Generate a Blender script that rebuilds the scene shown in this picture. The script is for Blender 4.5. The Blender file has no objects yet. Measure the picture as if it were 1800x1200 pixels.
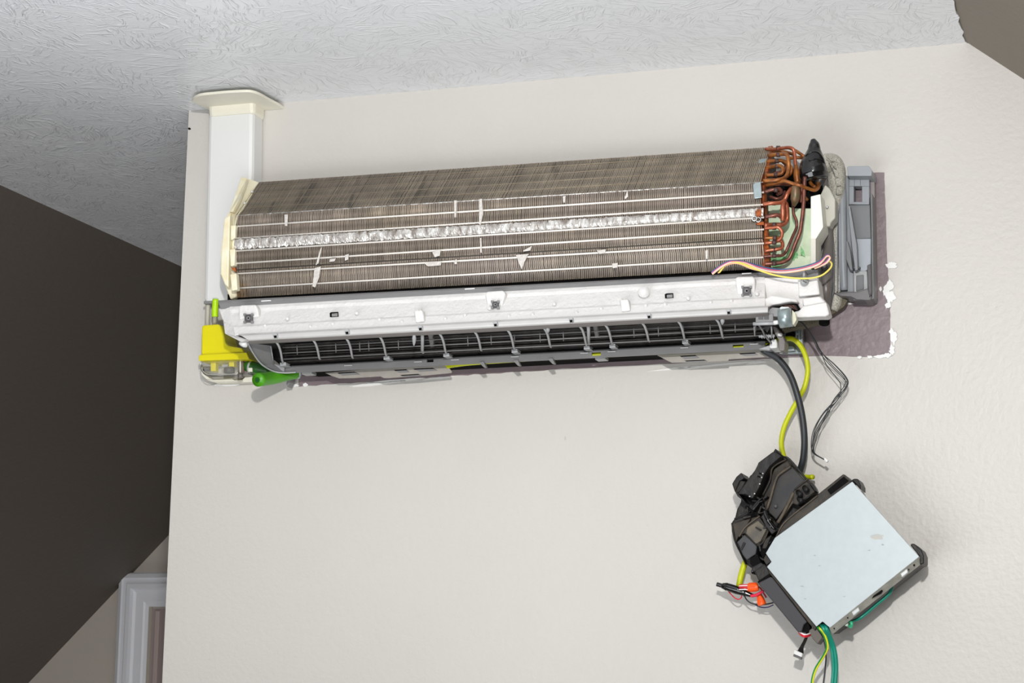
import bpy, bmesh, math, random
from mathutils import Vector, Matrix
random.seed(7)
scn = bpy.context.scene
COL = scn.collection
# ------------------------------------------------------------ camera
FPX = 3600.0; YAW = math.radians(18.25); PITCH = math.radians(10.4); ROLL = math.radians(0.73)
fw = Vector((-math.sin(YAW)*math.cos(PITCH), math.cos(YAW)*math.cos(PITCH), math.sin(PITCH)))
r0 = Vector((math.cos(YAW), math.sin(YAW), 0)); u0 = r0.cross(fw)
rt = math.cos(ROLL)*r0 + math.sin(ROLL)*u0
up = -math.sin(ROLL)*r0 + math.cos(ROLL)*u0
CAM = Vector((0, 0, 1.6)) - fw*3.4; CAM.z = 1.6          # the wall with the unit is the plane y = 0
cd = bpy.data.cameras.new('camera'); cam = bpy.data.objects.new('camera', cd); COL.objects.link(cam)
cam.matrix_world = Matrix(((rt.x, up.x, -fw.x, CAM.x), (rt.y, up.y, -fw.y, CAM.y), (rt.z, up.z, -fw.z, CAM.z), (0, 0, 0, 1)))
cd.sensor_width = 36; cd.lens = FPX*36/1800; cd.clip_start = .05
scn.camera = cam
S = 3.35/FPX                                              # metres covered by a pixel at the wall
# ------------------------------------------------------------ world, lights, exposure
w = bpy.data.worlds.new('world'); scn.world = w; w.use_nodes = True
w.node_tree.nodes['Background'].inputs[0].default_value = (.95, .97, 1, 1)
w.node_tree.nodes['Background'].inputs[1].default_value = .06
scn.view_settings.view_transform = 'Standard'; scn.view_settings.look = 'None'
scn.view_settings.exposure = 0; scn.view_settings.gamma = 1; scn.view_settings.use_curve_mapping = False
def area(name, loc, target, size, power, col=(1, 1, 1), shape='DISK'):
    l = bpy.data.lights.new(name, 'AREA'); l.shape = shape; l.size = size; l.energy = power; l.color = col
    o = bpy.data.objects.new(name, l); COL.objects.link(o); o.location = loc
    o.rotation_euler = (Vector(target)-Vector(loc)).to_track_quat('-Z', 'Y').to_euler(); return o
area('flash', CAM+Vector((-.03, .1, .72)), (.0, 0, 2.15), .08, 54, (1, .99, .975))
area('bounce_light', (.0, -1.7, 1.42), (-.05, -1.45, 2.65), 1.4, 31, (.93, .967, 1), 'SQUARE')
area('hall_fill', (-1.3, 1.5, .7), (-1.5, 1.9, 2.65), .7, 3.2, (.97, .98, 1))  # unseen fill, added to brighten the far ceiling and door casing
# ------------------------------------------------------------ layout helpers
def ray(px, py): return fw + rt*((px-900)/FPX) - up*((py-600)/FPX)
def W(px, py, d=0.0):
    v = ray(px, py); return CAM + v*((-d-CAM.y)/v.y)
def onz(px, py, z):
    v = ray(px, py); return CAM + v*((z-CAM.z)/v.z)
ZC = W(1100, 127.5).z                                     # ceiling height
# ------------------------------------------------------------ materials
def lin(c):
    return tuple((x/255/12.92 if x/255 <= .04045 else ((x/255+.055)/1.055)**2.4) for x in c)
MC = {}
def mat(name, rgb, rough=.5, metal=0, bump=0, bscale=200, var=0, vscale=20, col2=None, alpha=1, trans=0, spec=.5, stretch=None, coat=0):
    if name in MC: return MC[name]
    m = bpy.data.materials.new(name); m.use_nodes = True; n = m.node_tree.nodes; L = m.node_tree.links
    b = n['Principled BSDF']; c = lin(rgb)+(1,)
    b.inputs['Base Color'].default_value = c; b.inputs['Roughness'].default_value = rough
    b.inputs['Metallic'].default_value = metal; b.inputs['Specular IOR Level'].default_value = spec
    b.inputs['Alpha'].default_value = alpha; b.inputs['Transmission Weight'].default_value = trans
    b.inputs['Coat Weight'].default_value = coat
    tc = n.new('ShaderNodeTexCoord'); src = tc.outputs['Object']
    if stretch:
        mp = n.new('ShaderNodeMapping'); mp.inputs['Scale'].default_value = stretch; L.new(src, mp.inputs[0]); src = mp.outputs[0]
    if var or col2:
        t = n.new('ShaderNodeTexNoise'); t.inputs['Scale'].default_value = vscale; t.inputs['Detail'].default_value = 6
        t.inputs['Roughness'].default_value = .6
        L.new(src, t.inputs['Vector']); r = n.new('ShaderNodeValToRGB')
        c2 = lin(col2) if col2 else tuple(x*(1-var) for x in c[:3])
        r.color_ramp.elements[0].position = .36; r.color_ramp.elements[1].position = .66
        r.color_ramp.elements[0].color = tuple(c2)+(1,); r.color_ramp.elements[1].color = c
        L.new(t.outputs['Fac'], r.inputs[0]); L.new(r.outputs[0], b.inputs['Base Color'])
    if bump:
        t = n.new('ShaderNodeTexNoise'); t.inputs['Scale'].default_value = bscale; t.inputs['Detail'].default_value = 3
        L.new(src, t.inputs['Vector']); q = n.new('ShaderNodeBump'); q.inputs['Strength'].default_value = 1
        q.inputs['Distance'].default_value = bump; L.new(t.outputs['Fac'], q.inputs['Height']); L.new(q.outputs[0], b.inputs['Normal'])
    MC[name] = m; return m
def brushed_ceiling():
    m = bpy.data.materials.new('brushed_ceiling_paint'); m.use_nodes = True; n = m.node_tree.nodes; L = m.node_tree.links
    b = n['Principled BSDF']; b.inputs['Base Color'].default_value = lin((240, 242, 245))+(1,); b.inputs['Roughness'].default_value = .3; b.inputs['Specular IOR Level'].default_value = .8
    tc = n.new('ShaderNodeTexCoord'); hs = []
    for k, (sc, a) in enumerate(((9, 1.0), (14, .8))):
        mp = n.new('ShaderNodeMapping'); mp.inputs['Location'].default_value = (k*3.3, k*1.7, 0); L.new(tc.outputs['Object'], mp.inputs[0])
        wn = n.new('ShaderNodeTexNoise'); wn.inputs['Scale'].default_value = 7; L.new(mp.outputs[0], wn.inputs['Vector'])
        ad = n.new('ShaderNodeVectorMath'); ad.operation = 'MULTIPLY_ADD'; ad.inputs[1].default_value = (.12, .12, 0)
        L.new(wn.outputs['Color'], ad.inputs[0]); L.new(mp.outputs[0], ad.inputs[2])
        v = n.new('ShaderNodeTexVoronoi'); v.inputs['Scale'].default_value = sc; L.new(ad.outputs[0], v.inputs['Vector'])
        mu = n.new('ShaderNodeMath'); mu.operation = 'MULTIPLY'; mu.inputs[1].default_value = 6.28
        sp = n.new('ShaderNodeSeparateColor'); L.new(v.outputs['Color'], sp.inputs[0]); L.new(sp.outputs[0], mu.inputs[0])
        ro = n.new('ShaderNodeVectorRotate'); ro.rotation_type = 'Z_AXIS'; L.new(ad.outputs[0], ro.inputs['Vector']); L.new(mu.outputs[0], ro.inputs['Angle'])
        ms = n.new('ShaderNodeMapping'); ms.inputs['Scale'].default_value = (28, 210, 1); L.new(ro.outputs[0], ms.inputs[0])
        t = n.new('ShaderNodeTexNoise'); t.inputs['Scale'].default_value = 1; t.inputs['Detail'].default_value = 2; L.new(ms.outputs[0], t.inputs['Vector'])
        rp = n.new('ShaderNodeMapRange'); rp.inputs[1].default_value = .55; rp.inputs[2].default_value = .72; L.new(t.outputs['Fac'], rp.inputs[0])
        hs.append(rp)
    mx = n.new('ShaderNodeMath'); mx.operation = 'MAXIMUM'; L.new(hs[0].outputs[0], mx.inputs[0]); L.new(hs[1].outputs[0], mx.inputs[1])
    q = n.new('ShaderNodeBump'); q.inputs['Strength'].default_value = 1; q.inputs['Distance'].default_value = .0011
    L.new(mx.outputs[0], q.inputs['Height']); L.new(q.outputs[0], b.inputs['Normal']); return m
def vcol_mat(name, rough, metal):
    m = bpy.data.materials.new(name); m.use_nodes = True; n = m.node_tree.nodes; L = m.node_tree.links
    b = n['Principled BSDF']; a = n.new('ShaderNodeAttribute'); a.attribute_name = 'Col'
    L.new(a.outputs['Color'], b.inputs['Base Color']); b.inputs['Roughness'].default_value = rough; b.inputs['Metallic'].default_value = metal
    return m
M_ceil = brushed_ceiling()
M_wall = mat('beige_wall_paint', (202, 198, 192), .42, bump=.0007, bscale=110, var=.03, vscale=2.5)
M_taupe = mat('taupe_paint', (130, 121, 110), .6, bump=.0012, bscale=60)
M_taupe_l = mat('taupe_paint_shaded', (96, 88, 80), .6, bump=.0012, bscale=60)  # left slope: its dimmer light is painted in as a darker taupe
M_purple = mat('mauve_old_paint', (128, 113, 116), .45, bump=.0012, bscale=90, var=.07, vscale=14)
M_filler = mat('white_filler', (238, 238, 236), .7, bump=.0015, bscale=60)
M_pvc = mat('white_pvc', (222, 222, 220), .35); M_cream = mat('cream_plastic', (232, 228, 212), .4, var=.05, vscale=30)
M_yellowed = mat('yellowed_plastic', (235, 232, 208), .4, bump=.0006, bscale=90, col2=(226, 214, 178), vscale=30)
M_foam = mat('white_foam', (218, 216, 214), .6, bump=.0015, bscale=130, var=.04, vscale=25)
M_lipw = mat('pale_gray_gloss_plastic', (200, 198, 196), .22, var=.08, vscale=15)
M_gray = mat('gray_plastic', (128, 127, 127), .45, var=.08, vscale=25)
M_gray_d = mat('dark_gray_plastic', (84, 82, 83), .45, var=.2, vscale=30)
M_gray_l = mat('light_gray_plastic', (168, 169, 170), .4, var=.05, vscale=25)
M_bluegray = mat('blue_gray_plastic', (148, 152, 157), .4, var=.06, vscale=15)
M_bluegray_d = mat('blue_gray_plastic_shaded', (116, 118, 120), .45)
M_brown = mat('smoky_translucent_plastic', (112, 106, 102), .35, var=.15, vscale=20)
M_black = mat('black_plastic', (30, 30, 32), .42, spec=.25, col2=(40, 36, 31), vscale=38, bump=.0008, bscale=120)
M_black2 = mat('dusty_black_plastic', (36, 34, 33), .5, spec=.25, col2=(68, 60, 49), vscale=26, bump=.001, bscale=100)
M_dust = mat('dust_caked_plastic', (90, 80, 65), .7, col2=(60, 54, 48), vscale=60)
M_deep = mat('black_and_shade', (14, 13, 13), .8, spec=.1)  # for black parts, and for shade painted into gaps and recesses
M_cable = mat('black_cable_jacket', (44, 47, 50), .45); M_yel = mat('yellow_green_jacket', (196, 202, 10), .4)
M_ypl = mat('yellow_plastic', (222, 210, 8), .4, var=.05, vscale=20); M_lime = mat('lime_tube', (178, 224, 10), .3)
M_green = mat('green_rubber', (76, 158, 18), .4, var=.12, vscale=30); M_green_d = mat('dark_green_rubber', (34, 92, 24), .4)
M_sheet = mat('galvanised_sheet', (168, 176, 178), .4, metal=.25, var=.05, vscale=70)
M_sheet_e = mat('galvanised_edge', (190, 190, 180), .45, metal=.1, var=.3, vscale=60)
M_chrome = mat('bright_clip_metal', (225, 228, 228), .22, metal=.6)
M_steel = mat('zinc_steel', (165, 178, 180), .3, metal=.5, var=.2, vscale=60)
M_copper = mat('copper', (190, 112, 86), .32, metal=.45, col2=(150, 78, 48), vscale=90)
M_copper_d = mat('tarnished_copper', (140, 84, 66), .35, metal=.4, col2=(92, 56, 52), vscale=90)
M_ochre = mat('heat_stained_copper', (178, 112, 52), .4, metal=.35, col2=(126, 72, 34), vscale=90)
M_rust = mat('rusted_plate', (186, 92, 26), .7, col2=(104, 52, 26), vscale=130, bump=.001, bscale=300)
M_tape = mat('black_vinyl_tape', (18, 18, 20), .16, bump=.0016, bscale=70, coat=.5)
M_sleeve = mat('woven_sleeve', (214, 211, 200), .4, metal=.1, col2=(150, 145, 132), vscale=500, bump=.0012, bscale=600)
M_sleeve_d = mat('woven_sleeve_brown', (120, 112, 92), .7, col2=(78, 72, 58), vscale=520, bump=.001, bscale=600)
M_stain = mat('verdigris_plate', (224, 230, 204), .5, col2=(182, 212, 172), vscale=26)
M_foil = mat('crumpled_aluminium', (240, 238, 234), .25, metal=.3, bump=.003, bscale=130, col2=(140, 130, 122), vscale=90, stretch=(1, .3, .45))
M_tubeal = mat('coil_tube_aluminium', (240, 234, 226), .25)
M_fin_back = mat('coil_core', (66, 60, 54), .7)
M_orange = mat('orange_plastic', (250, 92, 20), .4); M_red = mat('red_wire', (205, 28, 48), .4); M_pink = mat('pink_wire', (214, 92, 128), .4)
M_peach = mat('peach_wire', (246, 196, 160), .4); M_whitew = mat('white_wire', (236, 228, 230), .4); M_bluew = mat('blue_wire', (48, 92, 138), .4)
M_yelw = mat('yellow_wire', (232, 216, 100), .4); M_teal = mat('teal_wire', (22, 138, 116), .3); M_gw = mat('green_wire', (30, 140, 62), .35)
M_yw2 = mat('lemon_wire', (226, 222, 40), .35); M_trimw = mat('white_trim_paint', (240, 242, 247), .4); M_door = mat('door_paint', (176, 160, 156), .5)
M_clear = mat('clear_plastic', (225, 222, 214), .12, alpha=.14); M_navy = mat('navy_wire', (50, 44, 100), .4)
# ------------------------------------------------------------ object helpers
CUR = [None]
def thing(name, label, cat, loc, group=None):
    o = bpy.data.objects.new(name, None); COL.objects.link(o); o.location = loc; o.empty_display_size = .02
    o['label'] = label; o['category'] = cat
    if group: o['group'] = group
    CUR[0] = o; return o
def worldloc(o):
    v = Vector((0, 0, 0))
    while o: v = v + o.location; o = o.parent
    return v
def mk(name, verts, faces, m, parent=None, smooth=False, kind=None, bevel=0, label=None, colors=None, top=False):
    """verts in world space; becomes ONE mesh object under parent"""
    if parent is None and not top: parent = CUR[0]
    if parent: off = worldloc(parent); oloc = sum(verts, Vector())/len(verts) - off if colors is None else Vector((0, 0, 0))
    else: off = Vector(); oloc = Vector()
    me = bpy.data.meshes.new(name); base = off+oloc
    me.from_pydata([v-base for v in verts], [], faces); me.update()
    bm = bmesh.new(); bm.from_mesh(me); bmesh.ops.recalc_face_normals(bm, faces=bm.faces); bm.to_mesh(me); bm.free()
    if colors:
        a = me.color_attributes.new('Col', 'FLOAT_COLOR', 'POINT')
        for i, c in enumerate(colors): a.data[i].color = (c[0], c[1], c[2], 1)
    for p in me.polygons: p.use_smooth = smooth
    me.materials.append(m)
    o = bpy.data.objects.new(name, me); COL.objects.link(o); o.location = oloc
    if parent: o.parent = parent
    if kind: o['kind'] = kind
    if label: o['label'] = label
    if bevel:
        b = o.modifiers.new('bevel', 'BEVEL'); b.width = bevel; b.segments = 2; b.limit_method = 'ANGLE'; b.angle_limit = .6
    return o
Y = Vector((0, 1, 0))
def prism(name, pts, d, th, m, parent=None, bevel=.0008, **k):
    """outline in photo pixels standing d metres off the wall, th metres deep towards it"""
    f = [W(p[0], p[1], p[2] if len(p) > 2 else d) for p in pts]; n = len(f)
    v = f + [q+Y*th for q in f]
    F = [list(range(n)), list(range(2*n-1, n-1, -1))] + [[i, (i+1) % n, n+(i+1) % n, n+i] for i in range(n)]
    return mk(name, v, F, m, parent, bevel=bevel, **k)
def rect(name, x0, y0, x1, y1, d, th, m, parent=None, skew=0, **k):
    return prism(name, [(x0, y0), (x1, y0+skew), (x1, y1+skew), (x0, y1)], d, th, m, parent, **k)
def loft(name, A, B, m, parent=None, n=1, closed=True, **k):
    v = []; c = len(A)
    for i in range(n+1):
        t = i/n; v += [a.lerp(b, t) for a, b in zip(A, B)]
    F = []
    for i in range(n):
        for j in range(c if closed else c-1):
            j2 = (j+1) % c; F.append([i*c+j, i*c+j2, (i+1)*c+j2, (i+1)*c+j])
    if closed: F += [list(range(c)), list(range(n*c, n*c+c))]
    return mk(name, v, F, m, parent, **k)
def crom(P, n=6):
    P = [Vector(p) for p in P]
    if len(P) < 3: return P
    Q = [P[0]*2-P[1]]+P+[P[-1]*2-P[-2]]; out = []
    for i in range(1, len(Q)-2):
        a, b, c, d = Q[i-1:i+3]
        for j in range(n):
            t = j/n; out.append(.5*((2*b)+(c-a)*t+(2*a-5*b+4*c-d)*t*t+(3*b-a-3*c+d)*t**3))
    return out+[P[-1]]
def sweep(P, R, sides=8):
    """verts and faces of a tube along world points P with radii R"""
    v = []; F = []; prev = None; n = len(P)
    for i, p in enumerate(P):
        t = (P[min(i+1, n-1)]-P[max(i-1, 0)]).normalized()
        if prev is None: a = t.orthogonal().normalized()
        else:
            a = prev - t*prev.dot(t); a = a.normalized() if a.length > 1e-6 else t.orthogonal().normalized()
        prev = a; b = t.cross(a)
        for s in range(sides):
            g = 2*math.pi*s/sides; v.append(p+(a*math.cos(g)+b*math.sin(g))*R[i])
    for i in range(n-1):
        for s in range(sides):
            s2 = (s+1) % sides; F.append([i*sides+s, i*sides+s2, (i+1)*sides+s2, (i+1)*sides+s])
    F += [list(range(sides)), list(range((n-1)*sides, n*sides))]
    return v, F
def tube(name, path, r, m, parent=None, d=.1, sides=8, n=6, **k):
    """path in photo pixels (px, py[, depth off wall]); r in pixels, one value or one per point"""
    pts = [W(p[0], p[1], p[2] if len(p) > 2 else d) for p in path]
    P = crom(pts, n)
    if isinstance(r, (int, float)): R = [r*S]*len(P)
    else:
        R = []
        for i in range(len(P)):
            t = i/(len(P)-1)*(len(r)-1); a = int(min(t, len(r)-2)); R.append(S*(r[a]*(1-(t-a))+r[a+1]*(t-a)))
    v, F = sweep(P, R, sides); return mk(name, v, F, m, parent, smooth=True, **k)
def struct(name, v, F, m, parent=None, **k):
    o = mk(name, v, F, m, parent, top=True, **k)
    if not parent: o['kind'] = 'structure'
    return o
def blob(cx, cy, rx, ry, n=20, j=.34):
    return [(cx+rx*math.cos(6.283*i/n)*(1+random.uniform(-j, j)), cy+ry*math.sin(6.283*i/n)*(1+random.uniform(-j, j))) for i in range(n)]
# ============================================================ THE ROOM
wl_top = W(332, 195); xL = wl_top.x; xb = W(285, 1200)
cR = W(1697, 74); sR = W(1800, 141); slR = (sR.z-cR.z)/(sR.x-cR.x)
c0 = onz(0, 325, ZC); c1 = onz(318, 468, ZC)
far = onz(617, 602.6, ZC); YF = far.y                      # the far wall with the door
p0 = W(50, 1200, -YF); p1 = W(295, 942, -YF); slL = (p1.z-p0.z)/(p1.x-p0.x)
xl0 = (c0.x+c1.x)/2; xr = cR.x; YB = -4.6
# partition wall with the unit: left edge runs very slightly out of plumb
dx = (xb.x-xL)/(wl_top.z-xb.z); zlow = 0
P = [Vector((xL+dx*ZC, 0, 0)), Vector((xL, 0, ZC)), Vector((xr, 0, ZC)), Vector((xr+.02, 0, ZC-.004)), Vector((xr+(ZC)/abs(slR), 0, 0))]
TH = .12; n = len(P)
struct('wall_back', P+[p+Y*TH for p in P], [[0, 1, 2, 3, 4], [9, 8, 7, 6, 5]]+[[i, (i+1) % n, n+(i+1) % n, n+i] for i in range(n)], M_wall)
wall = bpy.data.objects['wall_back']
def slab(name, q, off, m):
    v = q+[p+off for p in q]
    return struct(name, v, [[0, 1, 2, 3], [7, 6, 5, 4], [0, 1, 5, 4], [1, 2, 6, 5], [2, 3, 7, 6], [3, 0, 4, 7]], m)
# ceiling: its left edge is the traced line, its right edge the hand-cut paint line
eL = lambda y: c0.x+(c1.x-c0.x)*(y-c0.y)/(c1.y-c0.y)
rt0 = onz(1677, 0, ZC)
eR = lambda y: xr+(rt0.x-xr)*(y/rt0.y)
cv = [Vector((eL(YF), YF, ZC)), Vector((eL(YB), YB, ZC))]
N = 260
for i in range(N+1):
    y = YB*(1-i/N); j = random.uniform(-.0025, .0025) if y > -1.6 else 0
    cv.append(Vector((eR(y)+j, y, ZC)))
cv += [Vector((xr+.05, 0.06, ZC)), Vector((xr+.05, YF, ZC))]
n = len(cv)
struct('ceiling', cv+[p+Vector((0, 0, .1)) for p in cv], [list(range(n)), list(range(2*n-1, n-1, -1))]+[[i, (i+1) % n, n+(i+1) % n, n+i] for i in range(n)], M_ceil)
# sloping walls left and right
zl = ZC/slL; zr = ZC/abs(slR)
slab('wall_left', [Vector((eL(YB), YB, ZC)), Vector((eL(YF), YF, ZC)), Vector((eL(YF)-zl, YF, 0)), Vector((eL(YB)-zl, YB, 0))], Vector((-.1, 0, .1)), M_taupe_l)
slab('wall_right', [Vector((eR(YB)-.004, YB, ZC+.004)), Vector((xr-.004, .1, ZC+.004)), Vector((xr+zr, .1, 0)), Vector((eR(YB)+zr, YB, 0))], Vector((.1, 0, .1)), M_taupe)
slab('wall_far', [Vector((eL(YF)-zl-.2, YF, 0)), Vector((eL(YF)-zl-.2, YF, ZC)), Vector((xr+2, YF, ZC)), Vector((xr+2, YF, 0))], Vector((0, .1, 0)), mat('beige_far_wall_paint', (205, 196, 186), .6, bump=.0007, bscale=110))
slab('floor', [Vector((-7, YB, 0)), Vector((-7, YF, 0)), Vector((6, YF, 0)), Vector((6, YB, 0))], Vector((0, 0, -.1)), mat('beige_carpet', (150, 140, 128), .9, bump=.003, bscale=400))
# door with moulded casing on the far wall
A = W(213.5, 1007, -YF); I_ = W(264, 1061.5, -YF); cw = I_.x-A.x; ztop = A.z
prof = [(0, .0), (0, .012), (.04, .020), (.16, .026), (.20, .022), (.30, .022), (.34, .027), (.46, .027), (.52, .018), (.60, .014), (.84, .012), (.90, .009), (1, .006), (1, 0)]
for k in range(3):
    q0 = []; q1 = []
    for a, b in prof:
        o = a*cw; y = YF-b
        if k == 0: q0.append(Vector((A.x+o, y, 0))); q1.append(Vector((A.x+o, y, ztop-o)))
        elif k == 1: q0.append(Vector((A.x+o, y, ztop-o))); q1.append(Vector((A.x+2*cw+.78-o, y, ztop-o)))
        else: q0.append(Vector((A.x+2*cw+.78-o, y, 0))); q1.append(Vector((A.x+2*cw+.78-o, y, ztop-o)))
    o = loft('trim_%d' % (k+1), q0, q1, M_trimw, top=True); o['kind'] = 'structure'
xd = A.x+cw; zd = ztop-cw
def bx(name, x0, x1, y0, y1, z0, z1, m, parent=None, top=True, bevel=0, **k):
    v = [Vector((x, y, z)) for x in (x0, x1) for y in (y0, y1) for z in (z0, z1)]
    return mk(name, v, [[0, 1, 3, 2], [4, 6, 7, 5], [0, 4, 5, 1], [2, 3, 7, 6], [0, 2, 6, 4], [1, 5, 7, 3]], m, parent, top=top, bevel=bevel, **k)
dr = bx('door_1', xd+.008, xd+.78, YF-.004, YF+.03, 0, zd-.006, M_door); dr['kind'] = 'structure'
bx('door_stop', xd, xd+.010, YF-.007, YF, 0, zd, mat('cream_jamb_paint', (190, 180, 168), .5), dr, top=False)
bx('panel_moulding', xd+.022, xd+.036, YF-.009, YF-.004, .2, zd-.012, mat('pink_beige_moulding', (205, 186, 180), .5), dr, top=False, bevel=.002)
bx('panel_moulding', xd+.64, xd+.654, YF-.009, YF-.004, .2, zd-.012, MC['pink_beige_moulding'], dr, top=False, bevel=.002)
# old paint patch and filler on the wall
def edge(a, b, n, j):
    return [(a[0]+(b[0]-a[0])*i/n+random.uniform(-j, j), a[1]+(b[1]-a[1])*i/n+random.uniform(-j, j)) for i in range(n)]
pp = edge((524, 679), (790, 661), 26, .8)+edge((790, 661), (1010, 647), 20, 1)+edge((1010, 647), (1380, 629), 20, .5)+edge((1380, 629), (1440, 625), 5, .5)+edge((1440, 625), (1560, 628), 12, .6)+edge((1565, 622), (1564, 540), 16, 1)+edge((1564, 540), (1560, 470), 12, 1)+edge((1560, 470), (1554, 303), 14, .5)+edge((1554, 303), (1500, 304), 5, .4)+[(1450, 330), (900, 400), (524, 430)]
prism('old_paint_patch', pp, .0012, .002, M_purple, wall, bevel=0, label='mauve old paint where the unit cover used to sit')
for c in [(1563, 502, 7, 9), (1566, 521, 9, 10), (1559, 512, 6, 11), (1561, 536, 5, 6), (1567, 466, 9, 7), (1571, 592, 5, 13), (1567, 583, 4, 6), (1560, 624, 7, 4), (1568, 615, 5, 8), (1548, 626, 12, 3), (1511, 628, 4, 2.5), (1529, 627, 5, 2.5), (1490, 533, 9, 1.8), (1548, 508, 2.5, 4),
          (517, 677, 9, 2), (395, 676, 24, 2.2), (536, 676, 4, 3)]:
    prism('filler_patch', blob(*c), .0022+random.uniform(0, .0006), .002, M_filler, wall, bevel=0)
M_scr = mat('thin_filler_smear', (232, 230, 226), .4, bump=.0008, bscale=60)
for c in [(1250, 642, 70, 2), (1190, 647, 40, 2), (700, 668, 60, 2.2), (660, 674, 45, 2.5), (770, 664, 26, 1.6), (1330, 637, 20, 2)]:
    x, y, a, b = c; prism('filler_smear', [(p[0], p[1]-(p[0]-x)*.10) for p in blob(x, y, a, b, 18, .4)], .0009, .001, M_scr, wall, bevel=0)
prism('nail_head', blob(332.5, 226, 2.2, 1.8, 8, .1), .002, .002, M_deep, wall, bevel=0)
prism('wall_scuff', blob(993, 770, 1.5, 4, 8, .2), .0008, .001, mat('wall_scuff', (188, 183, 176), .5), wall, bevel=0)

# ============================================================ LINE DUCT
T = thing('pipe_duct', 'white vertical pipe cover duct with cream ceiling collar at left end of wall', 'duct', W(362, 530))
prism('cover', [(366, 195), (445, 192), (443.5, 300), (437, 528), (358, 531)], .045, .045, M_pvc, bevel=.007)
prism('base_lip', [(358, 529), (400, 527), (400, 531), (358, 534)], .044, .03, M_gray, bevel=.0005)
prism('collar', [(364, 171), (373, 169), (437, 168), (446, 170), (446, 201), (437, 200), (366, 206)], .049, .049, M_cream, bevel=.008)
f = [(337, 179), (341, 173), (352, 168.5), (372, 166), (400, 163.5), (432, 162), (446, 163.5), (458, 168), (474, 177), (491, 186)]
q = crom([onz(a, b, ZC-.012) for a, b in f], 4); q = [Vector((p.x, min(p.y, -.001), p.z)) for p in q]
q = q+[Vector((q[-1].x, -.0005, q[-1].z)), Vector((q[0].x+.01, -.0005, q[0].z))]
n = len(q); mk('flange', q+[p+Vector((0, 0, .005)) for p in q], [list(range(n)), list(range(2*n-1, n-1, -1))]+[[i, (i+1) % n, n+(i+1) % n, n+i] for i in range(n)], M_cream, bevel=.001)

# ============================================================ AIR CONDITIONER
AC = thing('air_conditioner', 'wall-mounted split air conditioner with its cover removed, coil and fan exposed', 'air conditioner', W(900, 640))
# ---- heat exchanger
PL = [(455, 320, .055), (415, 378, .14), (411.5, 428, .150), (413, 474, .143), (416, 523, .125)]
PR = [(1356, 258, .055), (1337, 320, .14), (1338, 372, .150), (1341, 420, .143), (1345, 472, .125)]
VL = [W(*p) for p in PL]; VR = [W(*p) for p in PR]
core_b = lambda v: [v[0]+Vector((0, .012, -.004)), v[1]+Vector((0, .010, -.002))]+[q+Y*.008 for q in v[2:]]+[v[4]+Vector((0, .055, 0)), v[0]+Vector((0, .04, -.02))]
core = loft('coil_core', core_b(VL), core_b(VR), M_fin_back)
def fins(name, segs, NF, wfrac, colf, depth):
    verts = []; F = []; C = []
    K = sum(s for s in segs[1]); a0 = segs[0]
    pl = []; 
    for si, k in enumerate(segs[1]):
        for j in range(k): pl.append((a0+si, j/k))
    pl.append((a0+len(segs[1])-1, .9999))
    pitch = 1/NF
    for i in range(NF):
        t = (i+.5)*pitch; jt = random.uniform(-.05, .05)*pitch; bnd = random.uniform(-.0006, .0006)
        hl = wfrac*pitch/2; b = len(verts); n = len(pl)
        bri = random.uniform(.93, 1.06)
        for (si, u) in pl:
            l = VL[si].lerp(VL[si+1], u); r = VR[si].lerp(VR[si+1], u)
            wob = .12*pitch*math.sin(u*31+si*2+i*.02)
            c = colf(t, si, u, bri)
            for s, back in ((-1, 1), (-1, 0), (1, 0), (1, 1)):
                p = l.lerp(r, t+jt+wob+s*hl)+Vector((0, bnd, 0))
                verts.append(p+Y*depth*back if back else p); C.append(c)
        for k in range(n-1):
            for e in range(3):
                F.append([b+k*4+e, b+k*4+e+1, b+(k+1)*4+e+1, b+(k+1)*4+e])
    return mk(name, verts, F, M_fins, kind='stuff', colors=C)
M_fins = vcol_mat('aluminium_fins', .42, .25)
from mathutils import noise
def nz(a, b, c=0): return noise.noise(Vector((a, b, c)))
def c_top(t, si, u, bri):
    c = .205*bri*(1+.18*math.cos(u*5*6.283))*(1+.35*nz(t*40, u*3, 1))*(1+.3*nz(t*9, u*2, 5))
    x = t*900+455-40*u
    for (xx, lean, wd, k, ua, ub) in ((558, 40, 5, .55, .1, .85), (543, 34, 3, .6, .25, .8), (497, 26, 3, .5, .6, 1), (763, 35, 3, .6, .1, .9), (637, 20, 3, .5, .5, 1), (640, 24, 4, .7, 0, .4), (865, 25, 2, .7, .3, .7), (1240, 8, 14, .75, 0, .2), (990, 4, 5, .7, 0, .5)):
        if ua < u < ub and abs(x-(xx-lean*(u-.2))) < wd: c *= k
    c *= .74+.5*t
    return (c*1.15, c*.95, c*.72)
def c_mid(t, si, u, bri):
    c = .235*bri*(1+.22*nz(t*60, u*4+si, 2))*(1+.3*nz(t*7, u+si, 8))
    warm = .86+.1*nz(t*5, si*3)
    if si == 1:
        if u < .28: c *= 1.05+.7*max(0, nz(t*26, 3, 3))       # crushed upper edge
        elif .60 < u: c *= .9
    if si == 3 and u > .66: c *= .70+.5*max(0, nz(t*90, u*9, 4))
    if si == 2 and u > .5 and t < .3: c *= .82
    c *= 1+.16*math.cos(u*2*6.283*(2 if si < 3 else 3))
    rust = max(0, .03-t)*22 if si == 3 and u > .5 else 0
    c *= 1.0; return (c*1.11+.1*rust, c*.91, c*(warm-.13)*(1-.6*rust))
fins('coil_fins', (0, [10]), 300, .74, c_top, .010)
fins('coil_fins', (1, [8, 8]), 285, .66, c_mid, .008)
fins('coil_fins', (3, [9]), 285, .66, c_mid, .008)
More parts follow.
